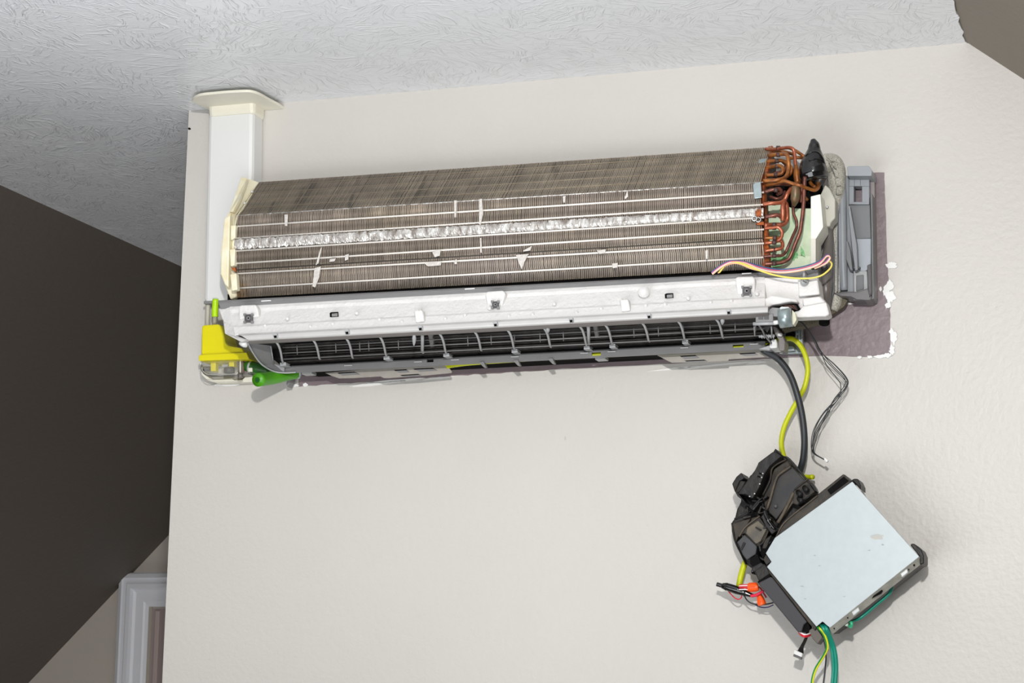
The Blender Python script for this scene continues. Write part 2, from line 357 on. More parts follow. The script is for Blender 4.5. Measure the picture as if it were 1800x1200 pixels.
def lineon(name, yl, yr, d, r, m, x0=414, x1=1343, parent=None):
    return tube(name, [(x0, yl, d), (x1, yr, d)], r, m, parent, sides=8)
for yl, yr, d in ((398, 338, .1445), (419, 359.5, .148), (441, 382, .1492), (463, 403, .1462), (481, 427.5, .1435), (506.5, 452, .134)):
    lineon('coil_tube', yl, yr, d-.0007, 1.7, M_tubeal)
for yl, yr, d in ((379, 320, .1405),): lineon('coil_edge_strip', yl, yr, d, 1.2, M_foil)
lineon('coil_joint', 474.5, 418.5, .1435, 1.1, M_fin_back)
for k in range(4):                                          # tubes glinting in the sloping upper bank
    u = .14+.22*k; a = VL[0].lerp(VL[1], u); b = VR[0].lerp(VR[1], u)
    v, F = sweep([a, b], [.0007]*2, 6); mk('coil_tube', v, F, mat('dusty_tube', (142, 128, 108), .4, metal=.2), smooth=True)
# crumpled foil tape along the coil
def foil(name, rows, cols, amp, m, fade=None):
    v = []; F = []
    for j in range(len(rows)):
        xl, yl, x1, yr, d = rows[j]
        for i in range(cols+1):
            t = i/cols; a = amp*(1-.55*t)
            p = W(xl+(x1-xl)*t, yl+(yr-yl)*t, d); z = nz(t*130+j*3, j*1.3, 4)+.6*nz(t*420, j*3, 9)
            v.append(p+Vector((nz(t*90, j, 2)*.002, -a*z, a*nz(t*200, j*2, 7)*(1.4 if j in (0, len(rows)-1) else .4))))
    for j in range(len(rows)-1):
        for i in range(cols): F.append([j*(cols+1)+i, j*(cols+1)+i+1, (j+1)*(cols+1)+i+1, (j+1)*(cols+1)+i])
    o = mk(name, v, F, m); s = o.modifiers.new('s', 'SOLIDIFY'); s.thickness = .0004; return o
foil('foil_tape', [(412, 421, 1342, 366, .1515), (412, 425, 1342, 369, .1535), (412, 430, 1342, 374, .154), (412, 434, 1342, 378, .153), (413, 438, 1342, 380, .1512)], 520, .0022, M_foil)
for pts in ([(907, 448), (929, 446), (922, 460), (917, 473), (912, 462)], [(745, 462), (776, 459), (775, 466), (752, 468)], [(553, 471), (564, 468), (561, 487), (554, 505), (549, 503)],
            [(1049, 440), (1065, 438), (1063, 445), (1054, 446)], [(1076, 463), (1086, 462), (1085, 470), (1077, 471)], [(842, 350), (847, 349), (849, 375), (845, 395), (842, 394)], [(844, 418), (846, 418), (847, 444), (844, 444)],
            [(798, 352), (803, 352), (802, 382), (799, 382)], [(989, 345), (994, 344), (993, 356), (990, 356)], [(500, 357+20), (506, 377), (505, 397), (501, 397)], [(607, 448), (613, 446), (612, 456), (606, 458)], [(580, 455), (590, 454), (588, 459), (579, 460)],
            [(562, 440), (566, 425+8), (560, 462), (555, 466)], [(760, 443), (775, 438), (773, 449), (764, 452)], [(1240, 440), (1244, 439), (1244, 455), (1241, 455)], [(920, 440), (935, 432), (932, 440), (920, 442)], [(798, 366+92), (803, 455), (803, 464), (799, 464)], [(1098, 347), (1103, 335), (1104, 345), (1099, 350)]):
    prism('bent_fin_flake', pts, .1515 if pts[0][1] < 460 else .1475, .0006, mat('bright_bent_fin', (225, 219, 212), .35, metal=.15, var=.3, vscale=200), bevel=0)
# cream end plate on the left of the coil
ep = prism('end_plate', [(424, 310, .075), (431, 312, .065), (457, 321, .052), (424, 366, .135), (417, 381, .142), (413, 404, .146), (413, 440, .149), (413, 470, .143), (417, 505, .13), (415, 522, .128), (405, 526, .13), (398, 508, .135), (387, 482, .14), (388, 440, .145), (395, 384, .140), (405, 370, .135)], .1, .02, M_yellowed, bevel=.0015)
for a in ([(405, 396), (414, 395), (413, 418), (405, 422)], [(403, 438), (413, 437), (412, 466), (405, 468)], [(404, 482), (415, 480), (417, 509), (407, 511)], [(394, 384), (404, 378), (403, 420), (401, 505), (395, 500), (388, 482), (389, 440)]):
    prism('end_plate_rib', a, .153, .012, M_yellowed, ep, bevel=.0015)
prism('end_plate_rib', [(424, 311, .085), (434, 314, .08), (420, 350, .13), (409, 372, .145), (403, 372, .145)], .1, .01, M_yellowed, ep, bevel=.001)
for c in ((443, 337, .085), (430, 357, .115)): tube('rivet', [(c[0], c[1], c[2]), (c[0], c[1], c[2]+.004)], 2.4, M_chrome, ep)
prism('rust_stain', [(406, 470), (413, 470), (415, 477), (410, 475)], .150, .004, M_rust, ep, bevel=0)
# rusty tube sheet on the right and the copper pipework
ts = prism('tube_sheet', [(1350, 257, .05), (1358, 256, .05), (1350, 300, .11), (1344, 325, .14), (1346, 372, .15), (1350, 420, .145), (1353, 470, .125), (1340, 474, .125), (1336, 425, .145), (1337, 370, .152), (1337, 320, .142), (1344, 292, .10)], .1, .015, M_rust, bevel=.0008)
prism('stained_plate', [(1348, 352), (1395, 366), (1426, 366), (1427, 468), (1420, 474), (1346, 480)], .085, .012, M_stain, bevel=.001, label='pale plate stained green')
prism('drain_step', [(1350, 450), (1426, 449), (1427, 474), (1350, 480)], .10, .02, M_stain, bevel=.001)
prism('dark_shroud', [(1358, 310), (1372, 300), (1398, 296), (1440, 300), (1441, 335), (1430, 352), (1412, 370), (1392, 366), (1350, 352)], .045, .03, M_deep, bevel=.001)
prism('green_patina', blob(1392, 448, 10, 9), .102, .001, mat('green_patina', (84, 160, 84), .6, col2=(150, 205, 150), vscale=200), bevel=0)
prism('green_patina', [(1407, 432), (1413, 440), (1415, 451), (1408, 447)], .105, .001, MC['green_patina'], bevel=0)
prism('green_patina', blob(1368, 458, 14, 10), .102, .001, MC['green_patina'], bevel=0)
TB = [
 (M_copper, 3.0, [(1346, 262, .06), (1362, 262, .075), (1378, 260, .09), (1391, 260, .10), (1396, 267, .10), (1398, 285, .10), (1400, 300, .10), (1400, 314, .10)]),
 (M_ochre, 2.8, [(1385, 259, .07), (1397, 264, .08), (1408, 271, .09), (1416, 277, .09)]),
 (M_ochre, 3.0, [(1386, 278, .07), (1398, 277, .07), (1412, 277, .07)]),
 (M_ochre, 3.6, [(1352, 273, .08), (1372, 271, .10), (1383, 272, .115), (1386, 282, .12), (1386, 298, .12), (1381, 311, .13), (1368, 316, .14), (1342, 318, .14)]),
 (M_ochre, 3.2, [(1348, 284, .09), (1370, 282, .095), (1381, 285, .10), (1390, 294, .10), (1390, 303, .10), (1383, 311, .10)]),
 (M_ochre, 3.2, [(1346, 296, .10), (1366, 291, .11), (1375, 294, .115), (1376, 300, .12), (1371, 306, .12), (1346, 308, .12)]),
 (M_copper_d, 2.8, [(1360, 305, .09), (1378, 300, .09), (1381, 290, .085), (1376, 284, .08)]),
 (M_ochre, 3.0, [(1345, 326, .13), (1364, 322, .135), (1378, 318, .14), (1392, 322, .14), (1406, 326, .14), (1420, 331, .13), (1432, 334, .12), (1439, 328, .11), (1437, 317, .10)]),
 (M_copper_d, 3.0, [(1344, 337, .145), (1360, 333, .145), (1370, 332, .14), (1373, 337, .135), (1366, 342, .13)]),
 (M_copper_d, 2.6, [(1352, 330, .12), (1354, 326, .12), (1374, 324, .12), (1390, 325, .11)]),
 (M_copper, 3.5, [(1342, 359, .15), (1356, 357, .15), (1371, 356, .145), (1379, 351, .14), (1384, 341, .14), (1391, 331, .135)]),
 (M_copper, 3.9, [(1376, 388, .145), (1376, 376, .147), (1376, 363, .147), (1379, 356, .14), (1383, 362, .135), (1384, 380, .13), (1382, 389, .13), (1374, 395, .135), (1360, 395, .14), (1344, 396, .15)]),
 (M_copper_d, 3.4, [(1345, 381, .15), (1358, 379, .15), (1368, 378, .147), (1376, 384, .14)]),
 (M_copper_d, 2.6, [(1352, 345, .12), (1366, 349, .12), (1375, 345, .115), (1380, 336, .11)]),
 (M_copper, 2.9, [(1344, 401, .15), (1358, 400, .15), (1367, 399, .15), (1373, 404, .148), (1375, 411, .146), (1372, 419, .142), (1364, 423, .14)]),
 (M_ochre, 2.6, [(1344, 418, .147), (1358, 418, .145), (1370, 418, .14)]),
 (M_copper, 2.9, [(1344, 427, .147), (1358, 426, .145), (1372, 423, .135), (1376, 430, .135), (1374, 436, .137), (1366, 438, .14), (1344, 441, .143)]),
 (M_copper_d, 2.5, [(1394, 360, .12), (1395, 375, .12), (1400, 388, .12), (1400, 400, .12), (1393, 416, .125), (1387, 430, .13), (1381, 443, .13), (1374, 449, .135), (1360, 449.5, .14), (1342, 451, .143)]),
 (M_copper_d, 3.3, [(1415, 311, .13), (1413.5, 330, .13), (1413, 352, .13), (1411, 375, .13), (1409, 390, .13), (1406, 408, .13), (1398, 428, .13), (1392, 444, .13), (1386, 455, .13), (1375, 461, .133), (1360, 463, .137), (1344, 464, .14)]),
 (M_ochre, 3.0, [(1422, 310, .10), (1425, 322, .105), (1433, 329, .11)]),
 (M_ochre, 2.6, [(1402, 316, .095), (1404, 335, .09), (1420, 352, .08)]),
 (M_copper_d, 2.8, [(1409, 315, .09), (1410, 335, .09), (1408, 356, .085)]),
 (M_ochre, 3.0, [(1356, 268, .06), (1374, 266, .05), (1398, 272, .05)]),
]
for m, r, p in TB: tube('copper_pipe', p, r, m, sides=10)
tube('pipe_joint', [(1399, 290, .10), (1400, 303, .10), (1402, 322, .10)], [3.2, 4.6, 6, 5], M_ochre, sides=10)
for x, y in ((1368, 260), (1368, 272), (1366, 283), (1366, 292), (1364, 307), (1362, 317), (1364, 334), (1360, 357), (1361, 379), (1361, 395), (1361, 400), (1362, 418), (1361, 426), (1360, 439), (1361, 449.5), (1361, 463)):
    dd = {260: .08, 272: .10, 283: .095, 292: .11, 307: .12, 317: .14}.get(y, .147 if y < 430 else .14)
    tube('tarnish_band', [(x-3.2, y, dd), (x+3.2, y, dd)], 3.9, mat('blackened_solder', (58, 48, 54), .5, col2=(92, 60, 48), vscale=200), n=1, sides=10)
tube('filter_drier', [(1399, 326, .135), (1398.5, 330, .135), (1398, 346, .135), (1397, 354, .13), (1395, 362, .125)], [3, 8, 8, 8, 5.5, 3], mat('brazed_drier', (128, 92, 66), .4, metal=.3, col2=(98, 92, 66), vscale=160), sides=14, n=3)
tube('insulating_tape', [(1429, 245, .11), (1431, 255, .11), (1431, 266, .11), (1430, 280, .11), (1429, 294, .11), (1430, 306, .11), (1432, 316, .11)], [4, 9, 11, 16, 21, 23.5, 24, 20], M_tape, sides=22)
tube('insulating_tape', [(1440, 285, .10), (1444, 297, .10), (1445, 308, .10), (1440, 320, .10), (1437, 327, .10)], [5, 9, 9, 8, 4], mat('worn_black_tape', (52, 48, 46), .4, bump=.001, bscale=150), sides=12)
tube('tape_fold', [(1416, 274, .135), (1424, 268, .14), (1436, 267, .135), (1445, 276, .125), (1449, 288, .115)], 1.6, M_tape)
tube('insulation_sleeve', [(1442, 296, .07), (1450, 290, .065), (1461, 288, .06), (1468, 297, .055), (1470, 315, .05), (1470, 345, .045), (1468, 380, .04), (1466, 450, .035), (1468, 520, .03), (1462, 545, .03)], [14, 18, 18, 17, 16, 14, 12, 12, 14, 10], M_sleeve, sides=18)
for a in range(5): tube('sleeve_fold', [(1453+a*3, 276+a*5, .10), (1462+a*2, 283+a*8, .085), (1470, 283+a*14, .07), (1478, 281+a*15, .06)], .8, M_sleeve)
prism('insulation_flap', [(1466, 518), (1490, 527), (1484, 538), (1462, 553), (1458, 545)], .03, .012, M_sleeve_d, bevel=.001)
prism('insulation_flap', [(1395, 548), (1445, 556), (1441, 566), (1412, 574), (1395, 577), (1376, 582), (1370, 570)], .06, .02, M_sleeve_d, bevel=.001)
tube('pipe_stub', [(1449, 548, .05), (1449, 557, .055), (1449, 568, .06)], [8, 9, 9], M_deep, sides=16)
tube('pipe_stub_ring', [(1449, 556, .0635), (1449, 559, .0645)], 9.6, M_gray_l, sides=16, n=1)
# silver clips and spring on the coil
prism('spring_clip', [(1323, 324), (1328, 321), (1337, 319), (1338, 327), (1339, 347), (1326, 349), (1324, 335)], .155, .003, M_steel, bevel=.0008)
prism('spring_clip', [(1334, 280, .09), (1348, 278, .085), (1349, 285, .09), (1334, 287, .095)], .1, .003, M_steel, bevel=.0006)
prism('rust_bloom', blob(1333, 374, 5, 8, 16, .4), .157, .003, M_rust, bevel=.0005)
tube('coil_spring', [(1326+4*math.cos(a*.9), 384+4*math.sin(a*.9), .155+a*.0004) for a in range(16)], .9, M_chrome)
tube('coil_spring', [(1333+4*math.cos(a*.9), 386+4*math.sin(a*.9), .153+a*.0004) for a in range(16)], .8, M_chrome)
prism('rust_bloom', [(1328, 391), (1342, 389), (1343, 395), (1330, 395)], .155, .003, M_rust, bevel=.0005)
# ---- cream bracket right of the copper
br = prism('end_bracket', [(1425, 345), (1442, 341), (1446, 386), (1447, 399), (1434, 420), (1434, 463), (1425, 467)], .135, .05, mat('off_white_bracket', (228, 228, 216), .4), bevel=.001)
prism('bracket_wing', [(1442, 342), (1450, 324), (1458, 331), (1468, 350), (1468, 383), (1460, 391), (1459, 398), (1447, 398), (1446, 384)], .095, .03, mat('gray_cream_plastic', (196, 194, 182), .4), br, bevel=.002)
prism('bracket_edge', [(1425, 420), (1434, 420), (1434, 465), (1429, 467), (1425, 467)], .137, .01, mat('cream_bracket_edge', (206, 202, 190), .4), br, bevel=.0005)
tube('bracket_screw', [(1454, 364, .095), (1454, 364, .099)], 2.6, M_chrome, br)
prism('bracket_pad', [(1434, 418), (1447, 400), (1446, 411), (1440, 423), (1434, 428)], .10, .02, M_deep, br, bevel=.001)
# ---- smoky right chassis cheek
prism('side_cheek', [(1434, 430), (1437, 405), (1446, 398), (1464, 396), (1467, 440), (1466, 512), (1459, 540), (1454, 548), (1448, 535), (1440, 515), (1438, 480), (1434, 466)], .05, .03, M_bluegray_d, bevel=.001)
tube('side_cheek_roll', [(1458, 400, .07), (1456, 440, .075), (1452, 480, .10), (1452, 510, .11), (1455, 545, .10)], [6, 8, 11, 12, 9, 3], M_brown, sides=14)
prism('side_cheek_shelf', [(1436, 446), (1455, 444), (1456, 460), (1440, 466), (1436, 462)], .075, .02, M_bluegray, bevel=.002)
tube('side_cheek_knob', [(1449, 470, .115), (1449, 470, .125)], [6, 6], M_gray_d, sides=14); tube('side_cheek_knob', [(1449, 467, .125), (1449, 467, .127)], 3, M_gray_l, sides=12)
# ---- gray side housing against the wall
H = prism('side_housing', [(1472, 310), (1486, 306), (1492, 312), (1492, 360), (1496, 420), (1500, 470), (1501, 514), (1466, 515), (1462, 420), (1465, 350), (1470, 345)], .035, .034, M_bluegray, bevel=.002)
def hp(nm, pts, d, th, m=M_bluegray, b=.001): return prism(nm, pts, d, th, m, H, bevel=b)
hp('housing_cap', [(1489, 293), (1492, 291.5), (1527, 291.5), (1533, 299), (1532, 309), (1490, 309)], .055, .05)
hp('housing_window_frame', [(1489, 309), (1528, 309), (1528, 327), (1489, 327)], .03, .02); hp('housing_window_frame', [(1489, 327), (1501, 327), (1501, 357), (1489, 357)], .03, .02)
hp('housing_window_frame', [(1515, 327), (1528, 327), (1528, 357), (1515, 357)], .03, .02); hp('housing_window_frame', [(1489, 354.5), (1528, 354.5), (1528, 359), (1489, 359)], .03, .02)
for x in (1501.5, 1512): rect('housing_seam_or_highlight', x, 310, x+.7, 326, .0306, .001, M_gray_d, H, bevel=0)
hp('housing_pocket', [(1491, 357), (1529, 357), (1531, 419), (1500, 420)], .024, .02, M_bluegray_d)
hp('housing_ledge', [(1500, 419.5), (1531, 419), (1531, 470), (1520, 477), (1501, 477)], .030, .028, mat('pale_blue_gray_plastic', (164, 170, 177), .4))
hp('housing_foot', [(1500, 476), (1524, 476), (1526, 512), (1500, 514)], .032, .03, M_gray_l)
hp('housing_foot_inset', [(1505, 484), (1518, 482.5), (1518.5, 508), (1505, 512)], .0335, .003, mat('inset_gray', (112, 114, 116), .5))
hp('housing_fin', [(1524, 466), (1531, 463), (1532, 514), (1528, 522), (1525, 500)], .055, .02, M_gray_d)
hp('housing_rib', [(1490, 362), (1494, 361), (1506, 430), (1508, 474), (1503, 476), (1498, 440)], .05, .015, mat('mid_gray_plastic', (138, 141, 145), .4))
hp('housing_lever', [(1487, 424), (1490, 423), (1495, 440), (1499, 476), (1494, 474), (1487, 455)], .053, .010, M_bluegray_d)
hp('housing_clip', [(1500, 468), (1512, 468), (1512, 472), (1500, 472)], .048, .008, M_gray_d)
hp('housing_cup', [(1463, 514), (1507, 512), (1526, 506), (1533, 524), (1529, 527.5), (1505, 526), (1495, 521), (1478, 520)], .05, .045, mat('cup_gray_plastic', (106, 104, 104), .4), .002)
hp('housing_cup_rib', [(1497, 523), (1518, 522), (1529, 528), (1500, 528)], .045, .03, M_gray_d)
tube('housing_roll', [(1481, 312, .045), (1480, 360, .045), (1481, 420, .045), (1482, 470, .045), (1484, 510, .045)], [5, 8, 8, 8, 7, 6], M_bluegray, H, sides=12)
hp('housing_roll_step', [(1464, 350), (1474, 310), (1486, 352), (1486, 366), (1468, 372)], .05, .02)
rect('housing_seam_or_highlight', 1470.5, 395, 1472, 512, .0485, .01, M_gray_l, H, bevel=0); rect('housing_seam_or_highlight', 1475.5, 375, 1476.3, 512, .053, .01, mat('edge_highlight_gray', (188, 192, 196), .3), H, bevel=0)  # the thinner strip is an edge highlight painted in pale gray
hp('housing_side_wall', [(1529, 302), (1537, 303), (1541, 525), (1533, 528), (1531, 400)], .016, .015, mat('gray_plastic_mauve_reflection', (142, 134, 134), .45))  # reflection of the mauve patch painted into the gray side wall
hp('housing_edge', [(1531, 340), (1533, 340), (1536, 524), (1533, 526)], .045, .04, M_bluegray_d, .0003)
# ---- drain rail, foam panel and front lip
def row(yl, yr, d, back=0, x0=430, x1=1345): return (W(x0, yl, d)+Y*back, W(x1, yr, d)+Y*back)
def bar(name, rows, m, parent=None, n=1, **k):
    return loft(name, [r[0] for r in rows], [r[1] for r in rows], m, parent, n=n, **k)
bar('drain_rail', [row(528, 479, .148, 0, 383, 1330), row(531, 482, .152, 0, 384, 1332), row(533, 484, .150, 0, 384, 1332), row(543, 493, .153, 0, 388, 1332), row(543, 493, .153, .05, 388, 1332), row(528, 479, .148, .02, 383, 1330)], M_gray, bevel=.0005)
bar('drain_rail', [row(479, 474, .148, 0, 1330, 1437), row(492, 492, .151, 0, 1330, 1440), row(492, 492, .151, .05, 1330, 1440), row(479, 474, .148, .04, 1330, 1437)], M_gray)
bar('gap_shade', [row(517, 468, .118, 0, 400, 1345), row(532, 482, .120, 0, 400, 1345), row(532, 482, .120, .01, 400, 1345), row(517, 468, .118, .01, 400, 1345)], M_deep)  # black bar painting the shade in the gap above the rail
for x, y in ((467, 529), (825, 508), (1312, 481)): rect('rail_mark', x-8, y-1, x+9, y+.8, .1525, .002, M_pvc, skew=-1, bevel=0)
fr = [(537.5, 486, .152, 0), (543, 491.5, .156, 0), (549, 497, .157, 0), (571, 521, .172, 0), (574, 524, .176, 0), (588, 538, .184, 0), (588, 538, .184, .04), (537.5, 486, .152, .03)]
FO = loft('foam_panel', [W(403+(i in (3, 4))*6+(i in (5, 6))*10, fr[i][0]+1, fr[i][2])+Y*fr[i][3] for i in range(8)], [W(1345, fr[i][1], fr[i][2])+Y*fr[i][3] for i in range(8)], M_foam, n=1, bevel=.0012)
FO['label'] = 'white moulded foam strip'
def fp(nm, pts, d, th=.02, m=M_foam, b=.0025): return prism(nm, pts, d, th, m, FO, bevel=b)
fp('foam_end', [(384, 542, .150), (404, 540, .153), (410, 572, .172), (394, 566, .165), (391, 561, .16)], .15, .04, b=.001)
fp('foam_end', [(392, 563, .160), (410, 571, .172), (415, 590, .184), (437, 597, .184), (424, 601, .178), (395, 586, .170)], .15, .05, b=.001)
fp('foam_end', [(1343, 487), (1438, 488), (1441, 519), (1452, 530), (1408, 546), (1400, 531), (1390, 527), (1343, 535)], .158, .04)
fp('foam_end', [(1396, 547), (1404, 546), (1412, 537), (1452, 530), (1458, 552), (1451, 556), (1440, 556), (1420, 557), (1396, 558), (1394, 553)], .172, .03)
fp('foam_boss', [(419, 538), (424, 536), (449, 535), (453, 543), (455, 556), (420, 562)], .170, .014); fp('foam_boss', [(852, 516), (856, 512), (884, 510), (888, 515), (883, 538), (857, 539)], .168, .014)
fp('foam_boss', [(1292, 488), (1297, 486), (1323, 485), (1327, 490), (1327, 515), (1296, 517)], .168, .014); fp('foam_boss', [(1402, 490), (1437, 490), (1441, 517), (1404, 521)], .172, .016)
fp('foam_step', [(1340, 527), (1356, 518), (1400, 525), (1403, 531), (1390, 530), (1356, 536), (1342, 545)], .176, .02)
fp('foam_step', [(1410, 524), (1441, 520), (1451, 531), (1412, 538)], .175, .014)
for x, y in ((736, 556), (1098, 537)): fp('foam_post', [(x-9, y-11), (x+6, y-12), (x+10, y+9), (x-6, y+11)], .186, .014)
tube('foam_disc', [(1132, 513, .172), (1132, 513, .1735)], 10, M_foam, FO, sides=24, n=1)
for x, y, s in ((436, 559, 6.6), (870, 535, 5.4), (1312, 511, 7.2)):
    c = prism('foam_clip', [(x-s, y-s), (x+s, y-s*1.1), (x+s, y+s), (x-s, y+s)], .1745, .006, M_gray_d, FO, bevel=.0008)
    for sx in (-1, 1):
        for sy in (-1, 1): prism('foam_clip_foot', [(x+sx*s-2, y+sy*s-2), (x+sx*s+2, y+sy*s-2), (x+sx*s+2, y+sy*s+2), (x+sx*s-2, y+sy*s+2)], .1755, .004, M_gray, FO, bevel=.0005)
    tube('foam_clip_boss', [(x+.6, y, .1745), (x+.6, y, .1775)], s*.55, M_gray, FO, sides=14, n=1); tube('foam_clip_hole', [(x+.6, y, .1775), (x+.6, y, .1780)], s*.22, M_deep, FO, sides=12, n=1)
for x, y in ((587, 553), (1176, 520)):
    prism('foam_slot', [(x-7.5, y-3), (x-5, y-4.5), (x+7, y-5), (x+7.5, y+3), (x-7, y+4)], .1712, .002, M_deep, FO, bevel=0); prism('foam_slot_tab', [(x-4, y-2), (x+6, y-3), (x+6, y+2.5), (x-4, y+3)], .1725, .002, M_gray, FO, bevel=.0003)
for k in range(46):
    x = 450+k*19.5+random.uniform(-4, 4); y = 577-(x-430)*.0535+random.uniform(-3, 5)-(14 if k % 3 == 0 else 0)
    tube('foam_dimple', [(x, y, .175+.0005*(y-571+(x-430)*.0535)), (x, y, .1775+.0004*(y-571+(x-430)*.0535))], 3.4, M_foam, FO, sides=10, n=1) if k % 2 else None
scw = tube('rail_screw', [(1414, 494, .175), (1414, 494, .181)], 7, M_gray_l, sides=18, n=1); prism('screw_slot', [(1410, 491.5), (1418, 495.5), (1417, 497.5), (1409, 493.5)], .1815, .001, M_gray_d, scw, bevel=0)
rect('screw_post', 1411, 474, 1415, 486, .17, .02, M_gray_l)
# front lip under the foam
lip = bar('front_lip', [row(587, 537, .186, 0, 418, 1350), row(590, 540, .1935, 0, 424, 1350), row(595, 546, .196, 0, 432, 1350), row(598, 549.5, .194, 0, 437, 1350), row(602.5, 555, .180, 0, 440, 1350), row(602.5, 555, .180, .012, 440, 1350), row(587, 537, .186, .02, 418, 1350)], M_lipw, bevel=.001)
bar('front_lip_edge', [row(597, 549, .1945, 0, 437, 1350), row(603.5, 556, .182, 0, 437, 1350), row(603.5, 556, .182, .008, 437, 1350), row(597, 549, .1945, .012, 437, 1350)], mat('dusty_gray_plastic', (120, 114, 112), .5), lip)
for x in (483, 609, 738, 870, 1003, 1140, 1280):
    y = 594-(x-440)*.0528; prism('lip_hook', [(x-4, y-6), (x+3, y-7), (x+5, y), (x+3, y+2), (x-2, y+2)], .199, .008, M_gray_l, lip, bevel=.0006); prism('lip_hook_gap', [(x-2, y-2), (x+3, y-2.5), (x+3, y+1.5), (x-1, y+2)], .2, .001, M_deep, lip, bevel=0)
# ---- air outlet
O = bar('outlet_throat', [row(600, 552, .165, 0, 440, 1352), row(606, 562, .11, 0, 450, 1352), row(616, 572, .085, 0, 462, 1352), row(630, 586, .07, 0, 480, 1352), row(644, 599, .064, 0, 496, 1352), row(644, 599, .064, .03, 496, 1352), row(600, 552, .165, .12, 440, 1352)], mat('outlet_black_plastic', (34, 32, 32), .6, spec=.2, col2=(30, 28, 27), vscale=60), bevel=0)
def yat(a, b, x, x0=440, x1=1345): return a+(b-a)*(x-x0)/(x1-x0)
for k in range(7):                                          # blades of the cross-flow fan behind the guard
    a, b, d = [(605, 559, .135), (609.5, 563, .125), (614, 568, .116), (619, 573, .108), (624, 578, .102), (629, 583, .098), (634.5, 588.5, .09)][k]
    bar('fan_blade', [row(a, b, d, 0, 500, 1345), row(a+2.6, b+2.6, d-.004, 0, 500, 1345), row(a+2.6, b+2.6, d-.004, .006, 500, 1345)], mat('grimy_fan_plastic', (62, 58, 58), .5, spec=.2, col2=(34, 30, 28), vscale=90))
for a, b, d in ((613.5, 567, .135), (623.5, 577, .125), (634, 589, .112)):
    tube('guard_bar', [(497, yat(a, b, 497), d), (1345, b, d)], 1.05, M_gray, sides=6)
for x in [522, 590, 632, 648, 700, 822, 863, 904, 949, 990, 1114, 1157, 1201, 1248, 1292, 1328]:
    y0, y1 = yat(611, 565, x), yat(627, 581, x); tube('guard_spacer', [(x, y0, .136), (x+.6, y1, .122)], .9, M_gray, sides=6)
for k, (x, yb) in enumerate([(483, 636), (548, 631), (606, 629), (665, 625), (770, 620), (832, 616), (890, 613), (954, 610), (1017, 607), (1062, 604), (1127, 600), (1190, 597), (1257, 594)]):
    yt = yat(601, 555, x)
    tube('guard_rib', [(x, yt, .178), (x+6, yt+7, .168), (x+10, yt+18, .148), (x+13, yb-3, .115), (x+15, yb, .095)], [1.5, 2.1, 2.2, 2, 1.8], M_gray_l, sides=8)
    if k in (0, 3, 4, 6, 8, 9, 11): prism('rib_foot', [(x+9, yb+1), (x+19, yb), (x+20, yb+6), (x+9, yb+7)], .093, .02, M_gray_l, bevel=.0005)
for x, yt, yb in ((728, 588, 607), (963, 575, 585), (1270, 560, 570)): tube('vane_pin', [(x, yt, .178), (x, (yt+yb)/2, .172), (x-.5, yb, .165)], [2.4, 3.8, 3, 1.2], M_gray_l, sides=10)
for x in (742, 1034): yt = yat(601, 554, x); tube('vane_pivot', [(x, yt-8, .172), (x+.6, yt+12, .155), (x+.5, yt+30, .11), (x+2, yt+34, .10)], [3.4, 3, 3, 2.5], M_gray_l, sides=10)
for x in (752, 1042): yt = yat(601, 554, x); prism('guard_post', [(x-2, yt-6, .165), (x+4, yt-6, .165), (x+12, yt+33, .08), (x+6, yt+34, .08)], .1, .015, M_gray, bevel=.0008)
# lower lip with its windows
LT = lambda x: yat(643.5, 599, x, 500, 1345); LB = lambda x: LT(x)+yat(12, 14.5, x, 500, 1345)
wins = [(750, 762, .02, .5), (1040, 1056, .3, .75), (1288, 1307, .25, .62)]
xs = sorted({500, 1345, 640, 860, 900, 1180} | {w_[0] for w_ in wins} | {w_[1] for w_ in wins})
V = []; F = []
for i in range(len(xs)-1):
    a, b = xs[i], xs[i+1]; win = [w_ for w_ in wins if w_[0] == a]
    for (u0_, u1_) in ([(0, 1)] if not win else [(0, win[0][2]), (win[0][3], 1)]):
        k = len(V)
        for x, u in ((a, u0_), (b, u0_), (b, u1_), (a, u1_)):
            p = W(x, LT(x)+(LB(x)-LT(x))*u, .070+.004*u); V.append(p); V.append(p+Y*.004)
        F += [[k, k+2, k+4, k+6], [k+1, k+3, k+5, k+7], [k, k+2, k+3, k+1], [k+4, k+6, k+7, k+5], [k, k+6, k+7, k+1], [k+2, k+4, k+5, k+3]]
mk('lower_lip', V, F, M_gray)
bar('lip_groove', [(W(500, 641.5, .078), W(1345, 597, .078)), (W(500, 643.5, .078), W(1345, 599.4, .078)), (W(500, 643.5, .07), W(1345, 599.4, .07)), (W(500, 641.5, .07), W(1345, 597, .07))], M_deep)
for x in (612, 735, 800, 905, 1027, 1075, 1203, 1325): y = LT(x)+4; rect('lip_mark', x-7, y, x+7, y+1.8, .0745, .002, M_gray_l, skew=-.6, bevel=0)
for x in (846, 906, 967): y = LB(x); prism('lip_hook_lower', [(x-5, y-2), (x+4, y-3), (x+8, y+6), (x+4, y+7)], .078, .01, M_gray, bevel=.0006)
for x in (539, 1055): y = LB(x)+1; rect('lip_tab', x-9, y-2, x+9, y+3, .06, .02, M_gray_l, skew=-1, bevel=.0005)
